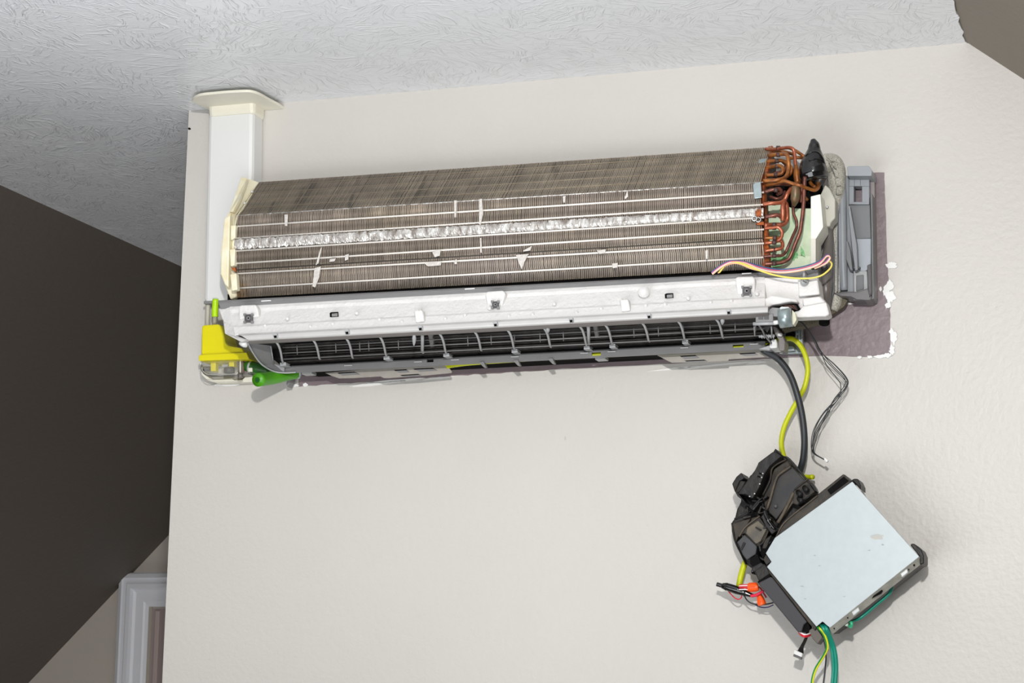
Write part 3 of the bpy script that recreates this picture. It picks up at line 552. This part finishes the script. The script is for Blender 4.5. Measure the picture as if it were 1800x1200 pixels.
# left cheek of the outlet
prism('outlet_cheek', [(436, 602, .17), (476, 607, .12), (481, 640, .085), (500, 645, .078), (500, 655, .075), (480, 653, .08), (462, 642, .10), (447, 625, .13), (438, 612, .155)], .1, .004, mat('smoky_gray_plastic', (118, 117, 118), .35), bevel=.0006)
tube('outlet_cheek_rim', [(436, 603, .172), (446, 622, .14), (460, 640, .11), (480, 652, .085), (500, 655, .078), (520, 654, .076)], 1.5, M_gray_l)
tube('outlet_cheek_rim', [(476, 608, .122), (481, 640, .087)], 1.0, M_gray_l)
tube('drain_plug', [(421, 603, .165), (428, 604, .165), (434, 607, .16)], [2.5, 5.5, 6, 4], M_pvc, sides=12)
# slotted back plates below the lip
M_bplate = mat('beige_gray_plate', (160, 154, 146), .5, var=.12, vscale=40)
def holed(name, outline, holes, d):
    o = prism(name, outline, d, .004, M_bplate, bevel=.0004)
    for h in holes: prism('plate_slot', h, d+.0006, .001, M_deep, o, bevel=0); prism('plate_slot_floor', [(p[0]+1.5, p[1]+1.6) if i in (0, 1) else p for i, p in enumerate(h)], d+.0009, .001, M_gray, o, bevel=0)
holed('back_plate', [(571, 655), (640, 649), (683, 646), (783, 640), (794, 652), (793, 655), (742, 660), (722, 661), (684, 664), (674, 664), (668, 661), (618, 664), (595, 664.5), (582, 660)], [[(593, 655), (623, 653), (633, 658), (602, 660)], [(692, 650), (714, 649), (720, 654), (702, 655)], [(726, 648), (761, 646.5), (769, 651), (739, 653)], [(703, 659), (735, 657), (741, 660), (712, 662)]], .052)
holed('back_plate', [(1155, 624), (1250, 619), (1344, 613), (1354, 624), (1350, 627), (1281, 631), (1280, 634), (1240, 636), (1180, 637), (1172, 633)], [[(1195, 625.5), (1222, 624), (1230, 629), (1204, 631)], [(1299, 621), (1327, 619.5), (1332, 624), (1309, 625.5)], [(1203, 633.5), (1238, 632), (1244, 635), (1212, 637)]], .052)
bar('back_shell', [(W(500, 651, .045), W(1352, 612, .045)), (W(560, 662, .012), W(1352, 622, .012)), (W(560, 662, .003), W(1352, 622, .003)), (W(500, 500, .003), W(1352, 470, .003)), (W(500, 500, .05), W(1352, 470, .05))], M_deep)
# ---- vane motor and linkage at the right of the outlet
M_lk = M_gray
mo = tube('vane_motor', [(1370, 560, .185), (1392, 557, .185)], 15.5, M_steel, sides=28, n=1)
prism('motor_cap', [(1370, 541), (1373, 538.5), (1386, 539), (1390, 543), (1390, 547), (1370, 547)], .19, .02, M_chrome, mo, bevel=.001)
prism('motor_plug', [(1392, 544), (1398, 550), (1400, 562), (1395, 571), (1392, 570)], .185, .015, mat('cream_plug', (216, 214, 190), .4), mo, bevel=.001)
prism('motor_well', [(1356, 536), (1363, 532), (1399, 531), (1409, 547), (1395, 549), (1390, 556), (1362, 556)], .160, .03, M_deep, bevel=.001)
for k in range(6): tube('motor_wire', [(1374+k*3, 535+k*.5, .163), (1382+k*3, 538-k*.3, .166), (1392+k*2, 541+k, .164)], .8, M_cable if k % 2 else M_copper_d)
rect('linkage_bracket', 1328, 552, 1359, 566, .182, .03, M_lk, skew=-1, bevel=.001); rect('linkage_bracket', 1333, 554.5, 1341, 561, .1835, .002, M_gray_d, bevel=.0003); rect('linkage_bracket', 1343, 554.5, 1351, 561, .1835, .002, M_gray_d, bevel=.0003)
prism('linkage_bracket', [(1348, 552), (1353, 543), (1358, 540), (1370, 541), (1370, 556), (1358, 556)], .18, .03, M_lk)
tube('vane_shaft', [(1324, 569, .178), (1364, 568, .178)], 2.9, M_gray_l, n=1, sides=12); tube('vane_shaft_tip', [(1360, 567, .182), (1368, 566, .182)], 3.6, M_pvc, n=1, sides=12)
tube('linkage_rod', [(1334, 591, .12), (1362, 590, .12)], 2.2, M_gray_l, n=1)
for x in range(1339, 1362, 4): tube('rod_ring', [(x, 591, .12), (x+1.4, 591, .12)], 3.8, M_gray_l, n=1, sides=12)
tube('linkage_arm', [(1334, 571, .16), (1340, 580, .15), (1345, 590, .13), (1356, 603, .11)], 1.5, M_lk); tube('linkage_arm', [(1356, 574, .16), (1357, 590, .13)], 1.3, M_gray_l)
prism('linkage_web', [(1342, 573), (1355, 572), (1348, 584)], .14, .004, M_gray_d)
tube('linkage_arm', [(1326, 574, .15), (1327, 590, .12)], 1.4, M_gray_l)
prism('linkage_arm', [(1358, 573), (1364, 574), (1376, 590), (1380, 600), (1379, 616), (1369, 616), (1368, 596), (1362, 586)], .13, .03, mat('linkage_gray_plastic', (116, 110, 108), .4), bevel=.0015)
prism('white_block', [(1356, 596), (1364, 595), (1366, 603), (1366, 611), (1353, 612), (1352, 608)], .10, .04, M_pvc, bevel=.002)
prism('lip_end', [(1333, 613), (1345, 609), (1353, 606), (1366, 611), (1352, 615)], .085, .03, M_gray_l)
tube('linkage_pin', [(1368, 588, .135), (1374, 588, .137)], 3, M_pvc, n=1)
sb = prism('steel_bracket', [(1368, 590), (1399, 578), (1411, 576), (1412, 606), (1409, 620), (1370, 621)], .02, .015, M_steel, bevel=.0006)
for x in (1399, 1404, 1409): rect('bracket_fold', x, 578, x+1.3, 606, .026, .01, M_chrome, sb, bevel=.0003)
prism('bracket_foot', [(1375, 611), (1384, 607), (1394, 608), (1397, 615), (1376, 617)], .035, .01, M_steel, sb, bevel=.001)
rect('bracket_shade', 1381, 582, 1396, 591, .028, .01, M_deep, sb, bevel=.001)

# ============================================================ CONDENSATE PUMP
T = thing('condensate_pump', 'yellow condensate pump with clear reservoir below the white pipe duct', 'pump', W(385, 660))
prism('pump_cover', [(354, 573), (357, 571), (384, 569), (389, 573), (392, 582), (396, 601), (401, 607), (424, 611), (433, 624), (353, 626)], .062, .05, M_ypl, bevel=.003)
prism('pump_cover_rim', [(349, 625), (352, 623), (433, 619), (438, 631), (404, 632), (349, 634)], .068, .06, M_ypl, bevel=.0015)
prism('reservoir', [(355, 634), (418, 632), (419, 650), (414, 656), (370, 657), (360, 654), (356, 646)], .058, .05, M_clear, bevel=.002)
tube('reservoir_rim', [(353, 636, .061), (354, 648, .061), (361, 656, .061), (372, 658, .061), (412, 657, .061), (418, 654, .061)], .9, M_chrome)
tube('reservoir_rim', [(354, 640, .066), (354, 650, .066), (362, 659, .066), (374, 661, .066), (420, 660, .066)], .8, M_gray_d)
rect('post', 370, 631, 379, 652, .045, .012, M_ypl); rect('post', 402, 630, 411, 644, .045, .012, M_ypl); rect('post_bridge', 366, 633, 402, 637, .042, .01, mat('olive_yellow', (168, 156, 20), .4))
tube('float_disc', [(364, 652, .04), (364, 645, .04)], 8, M_gray_d, sides=18, n=1); tube('float_disc', [(403, 655, .04), (403, 647, .04)], 10, M_gray_d, sides=18, n=1)
rect('data_tag', 390, 640, 400, 645, .044, .004, M_gray_l)
prism('side_wall', [(415, 631), (434, 631), (436, 657), (418, 658)], .05, .045, M_brown, bevel=.002); rect('side_rib', 421, 632, 423, 655, .053, .003, M_cream); rect('side_rib', 427, 632, 428.2, 655, .053, .003, M_copper_d)
tube('drain_bolt', [(422, 657, .055), (423, 664, .055)], [5, 5], M_brown, sides=12, n=1)
prism('base_tray', [(353, 640), (357, 655), (368, 664), (376, 667), (408, 665), (412, 668), (426, 667), (432, 661), (450, 661), (450, 671), (380, 673), (364, 668), (354, 658)], .022, .021, M_cream, bevel=.001)
tube('clear_tube', [(366, 528, .03), (365, 560, .03), (365, 575, .03)], 5, mat('cloudy_tube', (178, 174, 160), .3), sides=12); tube('lime_tube', [(379, 526, .045), (378, 545, .045), (378, 557, .045)], 6, M_lime, sides=14)
tube('tube_end', [(378, 556, .045), (377, 573, .045)], 4.6, mat('cloudy_tube_end', (160, 156, 140), .3), n=1)
T = thing('coupling', 'dark green pipe coupling with a gray band right of the yellow pump', 'coupling', W(450, 655))
tube('coupling_body', [(432, 646, .045), (440, 645, .045), (475, 652, .04)], [9, 11, 11, 9], M_green_d, sides=16); tube('coupling_band', [(439, 645, .045), (442, 645.5, .045)], 11.8, M_gray_l, n=1, sides=16)
rect('coupling_tag', 436, 646, 443, 653, .062, .004, M_cream)
T = thing('drain_hose', 'bright green rubber hose stub poking out below the unit at left', 'hose', W(490, 670))
tube('hose_body', [(453, 667.5, .12), (475, 664.5, .085), (500, 660, .055), (524, 656, .03)], [12.2, 12.2, 12, 10, 9], M_green, sides=24)
pa = W(453, 667.5, .12); pb = W(475, 664.5, .085); ax = (pa-pb).normalized()
v, F = sweep([pa+ax*.001, pa+ax*.002], [.0048, .0048], 16); mk('hose_bore', v, F, M_green_d); v, F = sweep([pa+ax*.002, pa+ax*.0028], [.002, .002], 12); mk('hose_bore', v, F, mat('bore_teal', (16, 70, 44), .5))
tube('hose_clamp', [(521, 656.5, .034), (524, 656, .031)], 10.3, M_gray_l, n=1, sides=18); prism('clamp_tab', [(506, 664), (511, 664), (509, 672), (505, 680), (503, 674)], .03, .02, M_gray, bevel=.0005)

# ============================================================ CABLES
def cable(name, label, path, r, m, group=None, cat='cable', **k):
    T = thing(name, label, cat, W(path[0][0], path[0][1], path[0][2]), group)
    return tube('sheath', path, r, m, **k)
cable('power_cable', 'thick black cable hanging from the unit to the control box', [(1340, 614, .066), (1346, 618, .064), (1369, 632, .065), (1388, 657, .065), (1401, 692, .065), (1410, 730, .06), (1414, 770, .055), (1412, 805, .045), (1406, 828, .035)], 5.6, M_cable, sides=14)
cable('ground_cable', 'yellow cable looping down beside the black cable to the control box', [(780, 645, .04), (800, 641, .052), (850, 636, .06), (1048, 623, .055), (1160, 617, .055), (1297, 611, .055), (1360, 600, .04), (1383, 595, .05), (1396, 597, .055), (1409, 610, .055), (1418, 632, .055), (1420, 652, .05), (1415, 678, .05), (1404, 700, .045), (1389, 727, .04), (1378, 752, .035), (1373.5, 778, .03), (1378, 802, .025), (1386, 820, .02)], 4.3, M_yel, sides=12)
prism('flat_run', [(782, 642), (842, 634), (838, 637), (808, 642), (786, 647)], .056, .004, M_yel, bevel=0)
cable('yellow_stub', 'short yellow cable stub behind the black housing, right side', [(1400, 834, .02), (1418, 838, .03), (1429, 838, .04)], 4.2, M_yel, sides=12)
cable('yellow_tail', 'yellow cable tail between black housing and fuse holder', [(1318, 972, .03), (1310, 988, .035), (1303, 1010, .035), (1299, 1030, .035)], 5.2, M_yel, sides=12)
T = thing('sensor_wires', 'bundle of thin black sensor wires with a white plug hanging on the wall', 'wires', W(1440, 700, .03))
base = [(1396, 562, .10), (1411, 568, .09), (1431, 596, .07), (1441, 617, .06), (1467, 642, .05), (1486, 664, .045), (1488, 678, .045), (1470, 702, .045), (1447, 727, .04), (1430, 757, .04), (1426, 785, .04), (1432, 797, .05), (1448, 807, .055)]
for k, off in enumerate(([0]*13, [0, 0, 0, 1, -14, -16, -10, 3, 1, 2, 3, 0, 0], [0, 0, 1, 2, -4, -2, -4, -4, 5, 4, 3, 1, .5], [0, 1, -2, -2, -7, -4, 1, -4, 9, 7, 1, -1, .5], [0, -1, 0, 1, 3, 3, 1, 2, 6, 9, 5, 1, 0])):
    tube('wire', [(p[0]+o, p[1]+(k-2)*(.5 if 3 < i < 11 else .2), p[2]+k*.0012) for i, (p, o) in enumerate(zip(base, off))], .8, M_cable, sides=6)
prism('plug', [(1447, 806), (1450, 804), (1456, 809), (1453, 813)], .058, .006, M_pvc)
T = thing('fan_wires', 'pink, white, blue and yellow wires looping across the right end of the coil', 'wires', W(1360, 475, .16))
top = [(1250, 480), (1267, 467), (1284, 459.5), (1307, 460.5), (1333, 469), (1355, 474), (1378, 475.5), (1411, 471), (1440, 461), (1453, 449), (1457.5, 451), (1450, 461), (1430, 470)]
for k, (m, dy) in enumerate(((M_bluew, -2.4), (M_pink, 0), (M_whitew, 2.4), (M_peach, 4))):
    tube('wire', [(p[0]+k*.8*(i < 4)+(k*.7 if i > 9 else 0), p[1]+dy*(.55 if i < 4 or i > 8 else 1), .172+.002*k+(.006 if 3 < i < 9 else 0)) for i, p in enumerate(top)], .95, m, sides=8)
tube('wire', [(1264, 479, .172), (1278, 464, .174), (1298, 461.5, .178), (1324, 471, .182), (1356, 482, .186), (1389, 488, .188), (1422, 489, .188), (1444, 484, .186), (1459, 472, .182), (1462, 463, .178), (1455, 458, .17), (1446, 462, .16)], 1.5, M_yelw, sides=8)
tube('wire', [(1262, 480, .170), (1276, 467, .172), (1296, 463, .176), (1322, 472.5, .180), (1356, 480.5, .183)], 1, M_peach, sides=8)

# ============================================================ CONTROL BOX
CB = thing('control_box', 'removed control box with a flat galvanised cover and dusty black housing, hanging by cables', 'control box', W(1450, 990, .03))
cov = [(1498, 846), (1616, 978), (1459, 1103), (1455, 1100), (1446, 1092), (1435, 1101), (1348, 996), (1356, 987), (1346, 972), (1362, 945)]
C_ = prism('metal_cover', cov, .115, .002, M_sheet, CB, bevel=.0005, label='flat galvanised steel cover')
prism('cover_stain', blob(1541, 943, 11, 5, 14, .3), .1153, .0004, mat('tan_stain', (186, 176, 160), .5, col2=(168, 176, 178), vscale=120), C_, bevel=0)
for x, y in ((1432, 976), (1440, 994), (1484, 1048), (1415, 1052), (1528, 967), (1551, 957), (1410, 1030)): prism('cover_scuff', blob(x, y, 2.6, 1.1, 8, .4), .1152, .0003, mat('gray_scuff', (150, 156, 156), .5), C_, bevel=0)
fl = loft('cover_flange', [W(1616, 978, .115), W(1623, 988, .098), W(1620, 990, .096), W(1612, 980, .112)], [W(1459, 1103, .115), W(1464, 1114, .098), W(1461, 1116, .096), W(1457, 1102, .112)], M_sheet_e, CB)
for t in (.19, .73):
    a = Vector((1619.5, 983)).lerp(Vector((1461.5, 1108)), t); prism('flange_clip', [(a.x-7, a.y+1), (a.x+5, a.y-8), (a.x+7, a.y-1), (a.x-4, a.y+8)], .112, .006, M_chrome, fl, bevel=.001)
for t, s in ((.08, 2.2), (.14, 1.4), (.82, 1.6), (.97, 1.6)):
    a = Vector((1619.5, 983)).lerp(Vector((1461.5, 1108)), t); prism('flange_hole', [(a.x-s, a.y), (a.x, a.y-s), (a.x+s, a.y), (a.x, a.y+s)], .1105, .001, M_deep, fl, bevel=0)
prism('flange_slot', [(1532, 1052), (1535, 1047), (1550, 1036), (1552, 1038), (1549, 1043)], .1105, .001, M_deep, fl, bevel=0)
hb = prism('box_body', [(1494, 850), (1612, 980), (1618, 988), (1462, 1110), (1440, 1112), (1352, 1002), (1362, 945)], .094, .07, M_black, CB, bevel=.002)
prism('corner_hook', [(1600, 958), (1602, 955), (1607, 955), (1620, 966), (1624, 976), (1624, 990), (1617, 993), (1616, 978), (1610, 970)], .112, .05, M_black, CB, bevel=.002)
prism('corner_hook', [(1494, 846), (1500, 841), (1508, 841), (1513, 852), (1513, 861), (1500, 846)], .105, .05, M_black, CB, bevel=.002)
prism('top_rail', [(1437, 869), (1482, 833), (1485, 834), (1494, 844), (1496, 848), (1364, 947), (1362, 944), (1374, 920)], .108, .06, M_black2, CB, bevel=.001)
prism('rail_recess', [(1454, 861), (1483, 837), (1492, 845), (1460, 869)], .1095, .002, M_deep, CB, bevel=.0004); tube('rail_rib', [(1437, 871, .112), (1382, 915, .112), (1366, 940, .112)], 1.3, M_dust, CB)
sbar = prism('side_bar', [(1333, 1024), (1354, 1013), (1358, 1015), (1419, 1093), (1413, 1098), (1409, 1111), (1402, 1110), (1336, 1030)], .11, .07, mat('charcoal_plastic', (54, 53, 56), .45, spec=.3), CB, bevel=.0015)
prism('side_bar_cap', [(1325, 1003), (1343, 990), (1350, 997), (1355, 1011), (1334, 1022)], .10, .06, M_black, CB, bevel=.002)
prism('side_bar_cap', [(1331, 1022), (1352, 1008), (1355, 1012), (1335, 1027)], .106, .06, M_deep, CB, bevel=.001)
prism('side_channel', [(1346, 990), (1352, 994), (1436, 1100), (1433, 1108), (1420, 1093), (1352, 1007)], .106, .05, M_black2, CB, bevel=.001)
prism('end_tab', [(1421, 1108), (1431, 1101), (1436, 1103), (1446, 1120), (1437, 1132), (1428, 1122)], .10, .03, mat('brown_black_plastic', (84, 76, 68), .5), CB, bevel=.001)
prism('end_mouth', [(1409, 1110), (1413, 1098), (1420, 1094), (1424, 1103), (1420, 1110)], .104, .02, M_deep, CB, bevel=.0005)
# dusty housing, traced from the enlarged crop (5.22 times)
def z(pts): return [(1280+p[0]/5.22, 780+p[1]/5.22)+tuple(p[2:]) for p in pts]
HB = prism('terminal_housing', z([(425, 55), (500, 115), (545, 132), (690, 320), (815, 450), (640, 640), (450, 860), (345, 1010), (395, 1080), (340, 1112), (230, 1150), (165, 1105), (95, 965), (65, 910), (30, 800), (28, 725), (60, 680), (80, 600), (115, 530), (120, 460), (200, 300), (275, 195), (405, 80)]), .055, .035, M_black, CB, bevel=.002)
def g(nm, pts, d, th, m=M_black, b=.0012): return prism(nm, z(pts), d, th, m, HB, bevel=b)
g('terminal_lid', [(430, 38), (440, 75), (485, 112), (380, 205), (330, 280), (285, 400), (225, 500), (150, 465), (90, 455), (165, 350), (205, 285), (225, 280), (270, 190), (275, 172), (405, 75), (425, 72)], .105, .05)
g('lid_hook', [(75, 300), (120, 262), (148, 315), (105, 340), (80, 395), (60, 440), (35, 365)], .09, .05); g('lid_hook', [(60, 430), (95, 455), (160, 540), (130, 515), (85, 480)], .10, .04)
g('lid_hook', [(45, 360), (100, 330), (160, 345), (120, 420), (90, 450), (60, 440)], .085, .03, M_black2)
for x, y in ((285, 262), (270, 290)): g('lid_slot', [(x, y), (x+30, y+8), (x+26, y+22), (x-4, y+12)], .1058, .001, M_deep, 0)
for x, y in ((310, 265), (300, 300), (282, 360), (235, 450), (190, 475)): g('lid_catch', [(x, y), (x+12, y), (x+14, y+11), (x, y+12)], .1068, .002, M_gray_l, .0003)
g('lid_slot', [(145, 455), (185, 468), (180, 480), (140, 468)], .1058, .001, M_deep, 0)
g('panel', [(450, 300), (575, 205), (600, 225), (790, 420), (610, 425), (560, 530), (440, 695), (355, 610), (395, 440)], .076, .02, mat('slate_black_plastic', (38, 40, 44), .4, spec=.3, col2=(58, 54, 50), vscale=30))
for pth, r, m in (([(575, 205, .084), (500, 255, .084), (450, 300, .086), (415, 400, .086), (385, 510, .086), (352, 605, .085)], 2.3, M_dust), ([(545, 135, .08), (410, 215, .085), (385, 330, .085), (318, 470, .085)], 1.8, M_black2),
                  ([(600, 445, .085), (560, 530, .086), (510, 630, .086), (455, 722, .085)], 2.9, M_dust), ([(430, 60, .106), (500, 115, .09), (560, 140, .085), (690, 290, .085), (820, 450, .085)], 1.9, M_black),
                  ([(610, 420, .088), (700, 345, .088), (735, 320, .088)], 1.4, M_black2), ([(640, 560, .088), (800, 440, .088)], 1.3, M_black), ([(290, 660, .09), (160, 760, .092), (100, 850, .09)], 1.6, M_dust),
                  ([(370, 790, .09), (320, 900, .09), (270, 935, .09)], 1.6, M_black2), ([(300, 500, .095), (260, 540, .095), (170, 640, .09), (60, 690, .085)], 2, M_black), ([(330, 610, .095), (360, 690, .1), (430, 790, .095)], 3.2, M_tape),
                  ([(35, 725, .08), (60, 880, .075), (120, 1010, .065), (165, 1105, .055)], 1.6, M_black), ([(440, 860, .095), (380, 930, .09), (340, 1010, .09)], 1.8, M_deep)):
    tube('ridge', z(pth), r, m, HB)
g('recess_wall', [(385, 330), (420, 230), (545, 140), (570, 200), (450, 290), (400, 440), (340, 600), (310, 480)], .072, .02, M_black2)
g('clip_block', [(600, 430), (640, 380), (720, 345), (760, 360), (810, 450), (700, 520), (630, 560), (590, 540)], .086, .03, M_black2)
for x, y in ((640, 440), (700, 400), (650, 500)): tube('clip_barrel', z([(x, y, .088), (x+26, y+26, .10)]), 4.2, M_black, HB, sides=12)
g('clip_block_edge', [(770, 355), (800, 400), (815, 440), (790, 425), (745, 360)], .098, .02); 
g('dust_gusset', [(590, 440), (620, 500), (640, 560), (590, 545), (520, 650), (450, 735), (445, 715), (555, 540)], .083, .01, M_dust, .0005)
tube('screw_boss', z([(437, 572, .077), (437, 572, .081)]), 3, M_gray_d, HB, sides=14)
g('lower_body', [(40, 730), (170, 690), (280, 660), (330, 730), (372, 780), (330, 870), (265, 940), (190, 880), (150, 820), (95, 850), (70, 900)], .088, .04, M_black2)
g('lower_body_facet', [(175, 765), (275, 700), (355, 780), (300, 890), (255, 920), (160, 820)], .092, .01, mat('worn_black_plastic', (60, 56, 52), .4, col2=(104, 94, 74), vscale=34))
g('lower_lobe', [(150, 830), (265, 940), (255, 1010), (170, 1065), (130, 1010), (100, 930), (80, 900)], .094, .04, mat('blue_black_plastic', (52, 54, 58), .4, col2=(44, 42, 42), vscale=30))
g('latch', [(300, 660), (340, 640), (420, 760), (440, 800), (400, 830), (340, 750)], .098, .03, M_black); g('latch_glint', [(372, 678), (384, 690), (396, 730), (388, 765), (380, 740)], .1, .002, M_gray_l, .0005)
g('latch', [(290, 900), (360, 840), (430, 850), (350, 1000), (320, 1060), (280, 980)], .086, .03, M_deep); g('latch', [(330, 880), (400, 830), (350, 960), (310, 960)], .09, .02, M_black2)
g('bottom_catch', [(200, 1050), (270, 1010), (300, 1090), (230, 1130), (200, 1100)], .098, .04, M_deep); g('bottom_catch', [(345, 1012), (398, 1080), (350, 1110), (320, 1060)], .112, .03, M_black2); g('bottom_catch', [(215, 1130), (300, 1085), (330, 1110), (250, 1170), (215, 1165)], .10, .03)
for k in range(26):
    x = random.choice((random.uniform(170, 420), random.uniform(120, 300))); y = random.uniform(480, 720) if k % 2 else random.uniform(560, 1050)
    if k % 2: x = random.uniform(170, 340)
    a = random.uniform(0, 6.28); L_ = random.uniform(18, 46); w_ = random.uniform(5, 13)
    ca, sa = math.cos(a), math.sin(a)
    g('housing_detail', [(x+ca*L_-sa*w_, y+sa*L_+ca*w_), (x+ca*L_+sa*w_, y+sa*L_-ca*w_), (x-ca*L_+sa*w_*.5, y-sa*L_-ca*w_*.5), (x-ca*L_-sa*w_, y-sa*L_+ca*w_)], random.uniform(.082, .1), .02, random.choice((M_black, M_black2, M_black, M_deep)), .0006)
prism('foot_clip', [(1320, 1002), (1325, 998), (1329, 1004), (1326, 1009), (1321, 1008)], .09, .03, M_deep, CB); tube('foot_pin', [(1323, 1003, .093), (1323, 1003, .096)], 1.5, M_gray_l, CB, n=1)

# ---- small parts hanging from the control box
T = thing('fuse_holder', 'black inline fuse holder with red tails left of the control box', 'fuse holder', W(1290, 1035, .05))
tube('holder_body', [(1260, 1026.5, .055), (1269, 1029, .055), (1271, 1029.5, .055), (1278, 1031, .055), (1290, 1035, .055), (1302, 1039, .055), (1313, 1043, .055), (1324, 1047, .055)], [3.6, 3.6, 4.5, 6.2, 6.8, 7.2, 6.2, 4.6, 3], M_tape, sides=14)
for t in ((1270, 1029), (1276, 1030.5), (1296, 1037), (1309, 1041.5)): tube('holder_ring', [(t[0], t[1], .055), (t[0]+2, t[1]+.6, .055)], 6.6 if t[0] > 1275 else 5, M_black, n=1, sides=14)
tube('red_tail', [(1279, 1037, .055), (1284, 1043, .05), (1291, 1050, .05), (1298, 1053, .05), (1303, 1050, .05), (1304, 1044, .052)], 1, M_red)
tube('red_lead', [(1320, 1047, .058), (1328, 1046, .06), (1336, 1042, .062), (1342, 1038.5, .064)], [2.6, 2.6, 2.4, 2], mat('crimson_heat_shrink', (224, 36, 72), .35), sides=12)
tube('black_tail', [(1309, 1047, .05), (1312, 1053, .045), (1319, 1059, .045), (1330, 1062, .045), (1347, 1061.5, .05), (1359, 1059, .055)], 1.2, M_cable)
for nm, la, p, r in (('wire_connector', 'orange wire connector lying sideways beside the black bar', [(1315, 1032, .06), (1317, 1032, .06), (1330, 1031.5, .062), (1333, 1031, .062)], [6, 7.4, 7, 5]),
                     ('wire_connector', 'orange wire connector pointing down below the red lead', [(1334, 1044, .052), (1336, 1050, .052), (1339, 1060, .052), (1340, 1063, .052)], [4.2, 5.2, 7, 6.6])):
    T = thing(nm, la, 'connector', W(*p[0]), 'orange wire connectors beside the control box'); tube('cap', p, r, M_orange, sides=12)
    a, b = W(*p[1]), W(*p[2]); ax = (b-a).normalized(); s1 = ax.orthogonal().normalized(); s2 = ax.cross(s1)
    for k in range(8):
        an = k*math.pi/4; o1 = (s1*math.cos(an)+s2*math.sin(an))
        ra, rb = (7.2, 7.0) if p[0][0] < 1320 else (5.2, 7.0)
        v, F = sweep([a+o1*ra*S, b+o1*rb*S], [.0006]*2, 5); mk('ridge', v, F, M_orange)
T = thing('connector_leads', 'short red and white wires between fuse holder and orange connector', 'wires', W(1300, 1030, .05))
for y0, y1, m in ((1028, 1027.5, M_red), (1029.5, 1029, M_whitew), (1031, 1032, M_red), (1033, 1034, M_red), (1036, 1036.5, M_whitew)): tube('wire', [(1299, y0, .062), (1308, (y0+y1)/2-.5, .063), (1317, y1, .062)], .95, m)
tube('wire', [(1331, 1030, .058), (1337, 1034, .05), (1342, 1042, .045), (1347, 1050, .045)], 1.4, M_red); tube('wire', [(1328, 1063, .04), (1338, 1067, .04), (1349, 1067, .045), (1359, 1063, .055)], 1, M_navy)
T = thing('green_cable', 'teal cable clipped along the lower right edge of the control box', 'cable', W(1530, 1075, .07))
tube('sheath', [(1569, 1022, .07), (1567, 1035, .07), (1561, 1045, .07), (1541, 1062, .07), (1516, 1083, .07), (1503, 1090, .075), (1494, 1093, .085)], 2.7, M_teal, sides=12); tube('knot', [(1493, 1091, .085), (1497, 1095, .09), (1496, 1101, .085), (1491, 1099, .08)], 2.6, mat('mint_cable_tie', (60, 178, 130), .3), sides=12); tube('tie_head', [(1486, 1097, .09), (1491, 1098, .09)], 2.8, mat('pale_tie', (196, 214, 196), .3), n=1)
T = thing('ground_wire', 'green and yellow striped wire hanging from the bottom corner of the control box', 'wire', W(1446, 1112, .09))
gp = [(1436, 1100, .10), (1441, 1105, .11), (1448, 1114, .105), (1453, 1126, .10), (1454, 1140, .095), (1446, 1156, .085), (1435, 1174, .075), (1429, 1192, .07), (1427, 1212, .065)]
tube('green_side', [(p[0]-.8, p[1], p[2]-.0006) for p in gp], 2.2, M_gw, sides=10); tube('yellow_stripe', [(p[0]+.9, p[1], p[2]+.0009) for p in gp], 1.5, M_yw2, sides=10)
for k, (off, la) in enumerate(((0, 'left teal wire of the thick pair hanging from the control box'), (5.2, 'right teal wire of the thick pair hanging from the control box'))):
    T = thing('teal_wire', la, 'wire', W(1460+off, 1130, .08), 'teal wires at the bottom corner')
    tube('sheath', [(1443+off, 1098, .10), (1448+off, 1105, .11), (1455+off*.8, 1118, .10), (1461+off*.8, 1134, .09), (1464+off, 1154, .085), (1465+off, 1178, .08), (1462+off, 1212, .075)], 3.1, M_teal, sides=12)
T = thing('thin_black_wire', 'thin black wire behind the green and teal wires', 'wire', W(1450, 1150, .04))
tube('sheath', [(1446, 1118, .09), (1451, 1138, .06), (1452, 1155, .04), (1450, 1178, .03), (1446, 1210, .03)], 1.2, M_cable)
T = thing('plug_lead', 'short black lead ending in a small white plug below the control box', 'plug', W(1410, 1135, .05))
for k in range(5): tube('wire', [(1418+k*.8, 1112, .09), (1414+k*.9, 1124, .08), (1408+k*1.2-1, 1137, .07), (1401+k*2.6, 1147+k*.6, .065)], 1.3, M_tape)
prism('plug_body', [(1396, 1141), (1411, 1148), (1409, 1155), (1395, 1149)], .075, .012, M_pvc, bevel=.001); prism('plug_tip', [(1395, 1149), (1409, 1155), (1408, 1159), (1394, 1153)], .072, .01, M_gray_d, bevel=.0006)
T = thing('bundle_leads', 'red and white leads curling out of the end of the black bar', 'wires', W(1410, 1115, .09))
for dy, m in ((0, M_whitew), (2.2, M_red), (4, M_red)): tube('wire', [(1404, 1108+dy, .09), (1408, 1112+dy, .105), (1415, 1115+dy, .108), (1423, 1113+dy, .10), (1427, 1108+dy, .09)], 1.3, m)
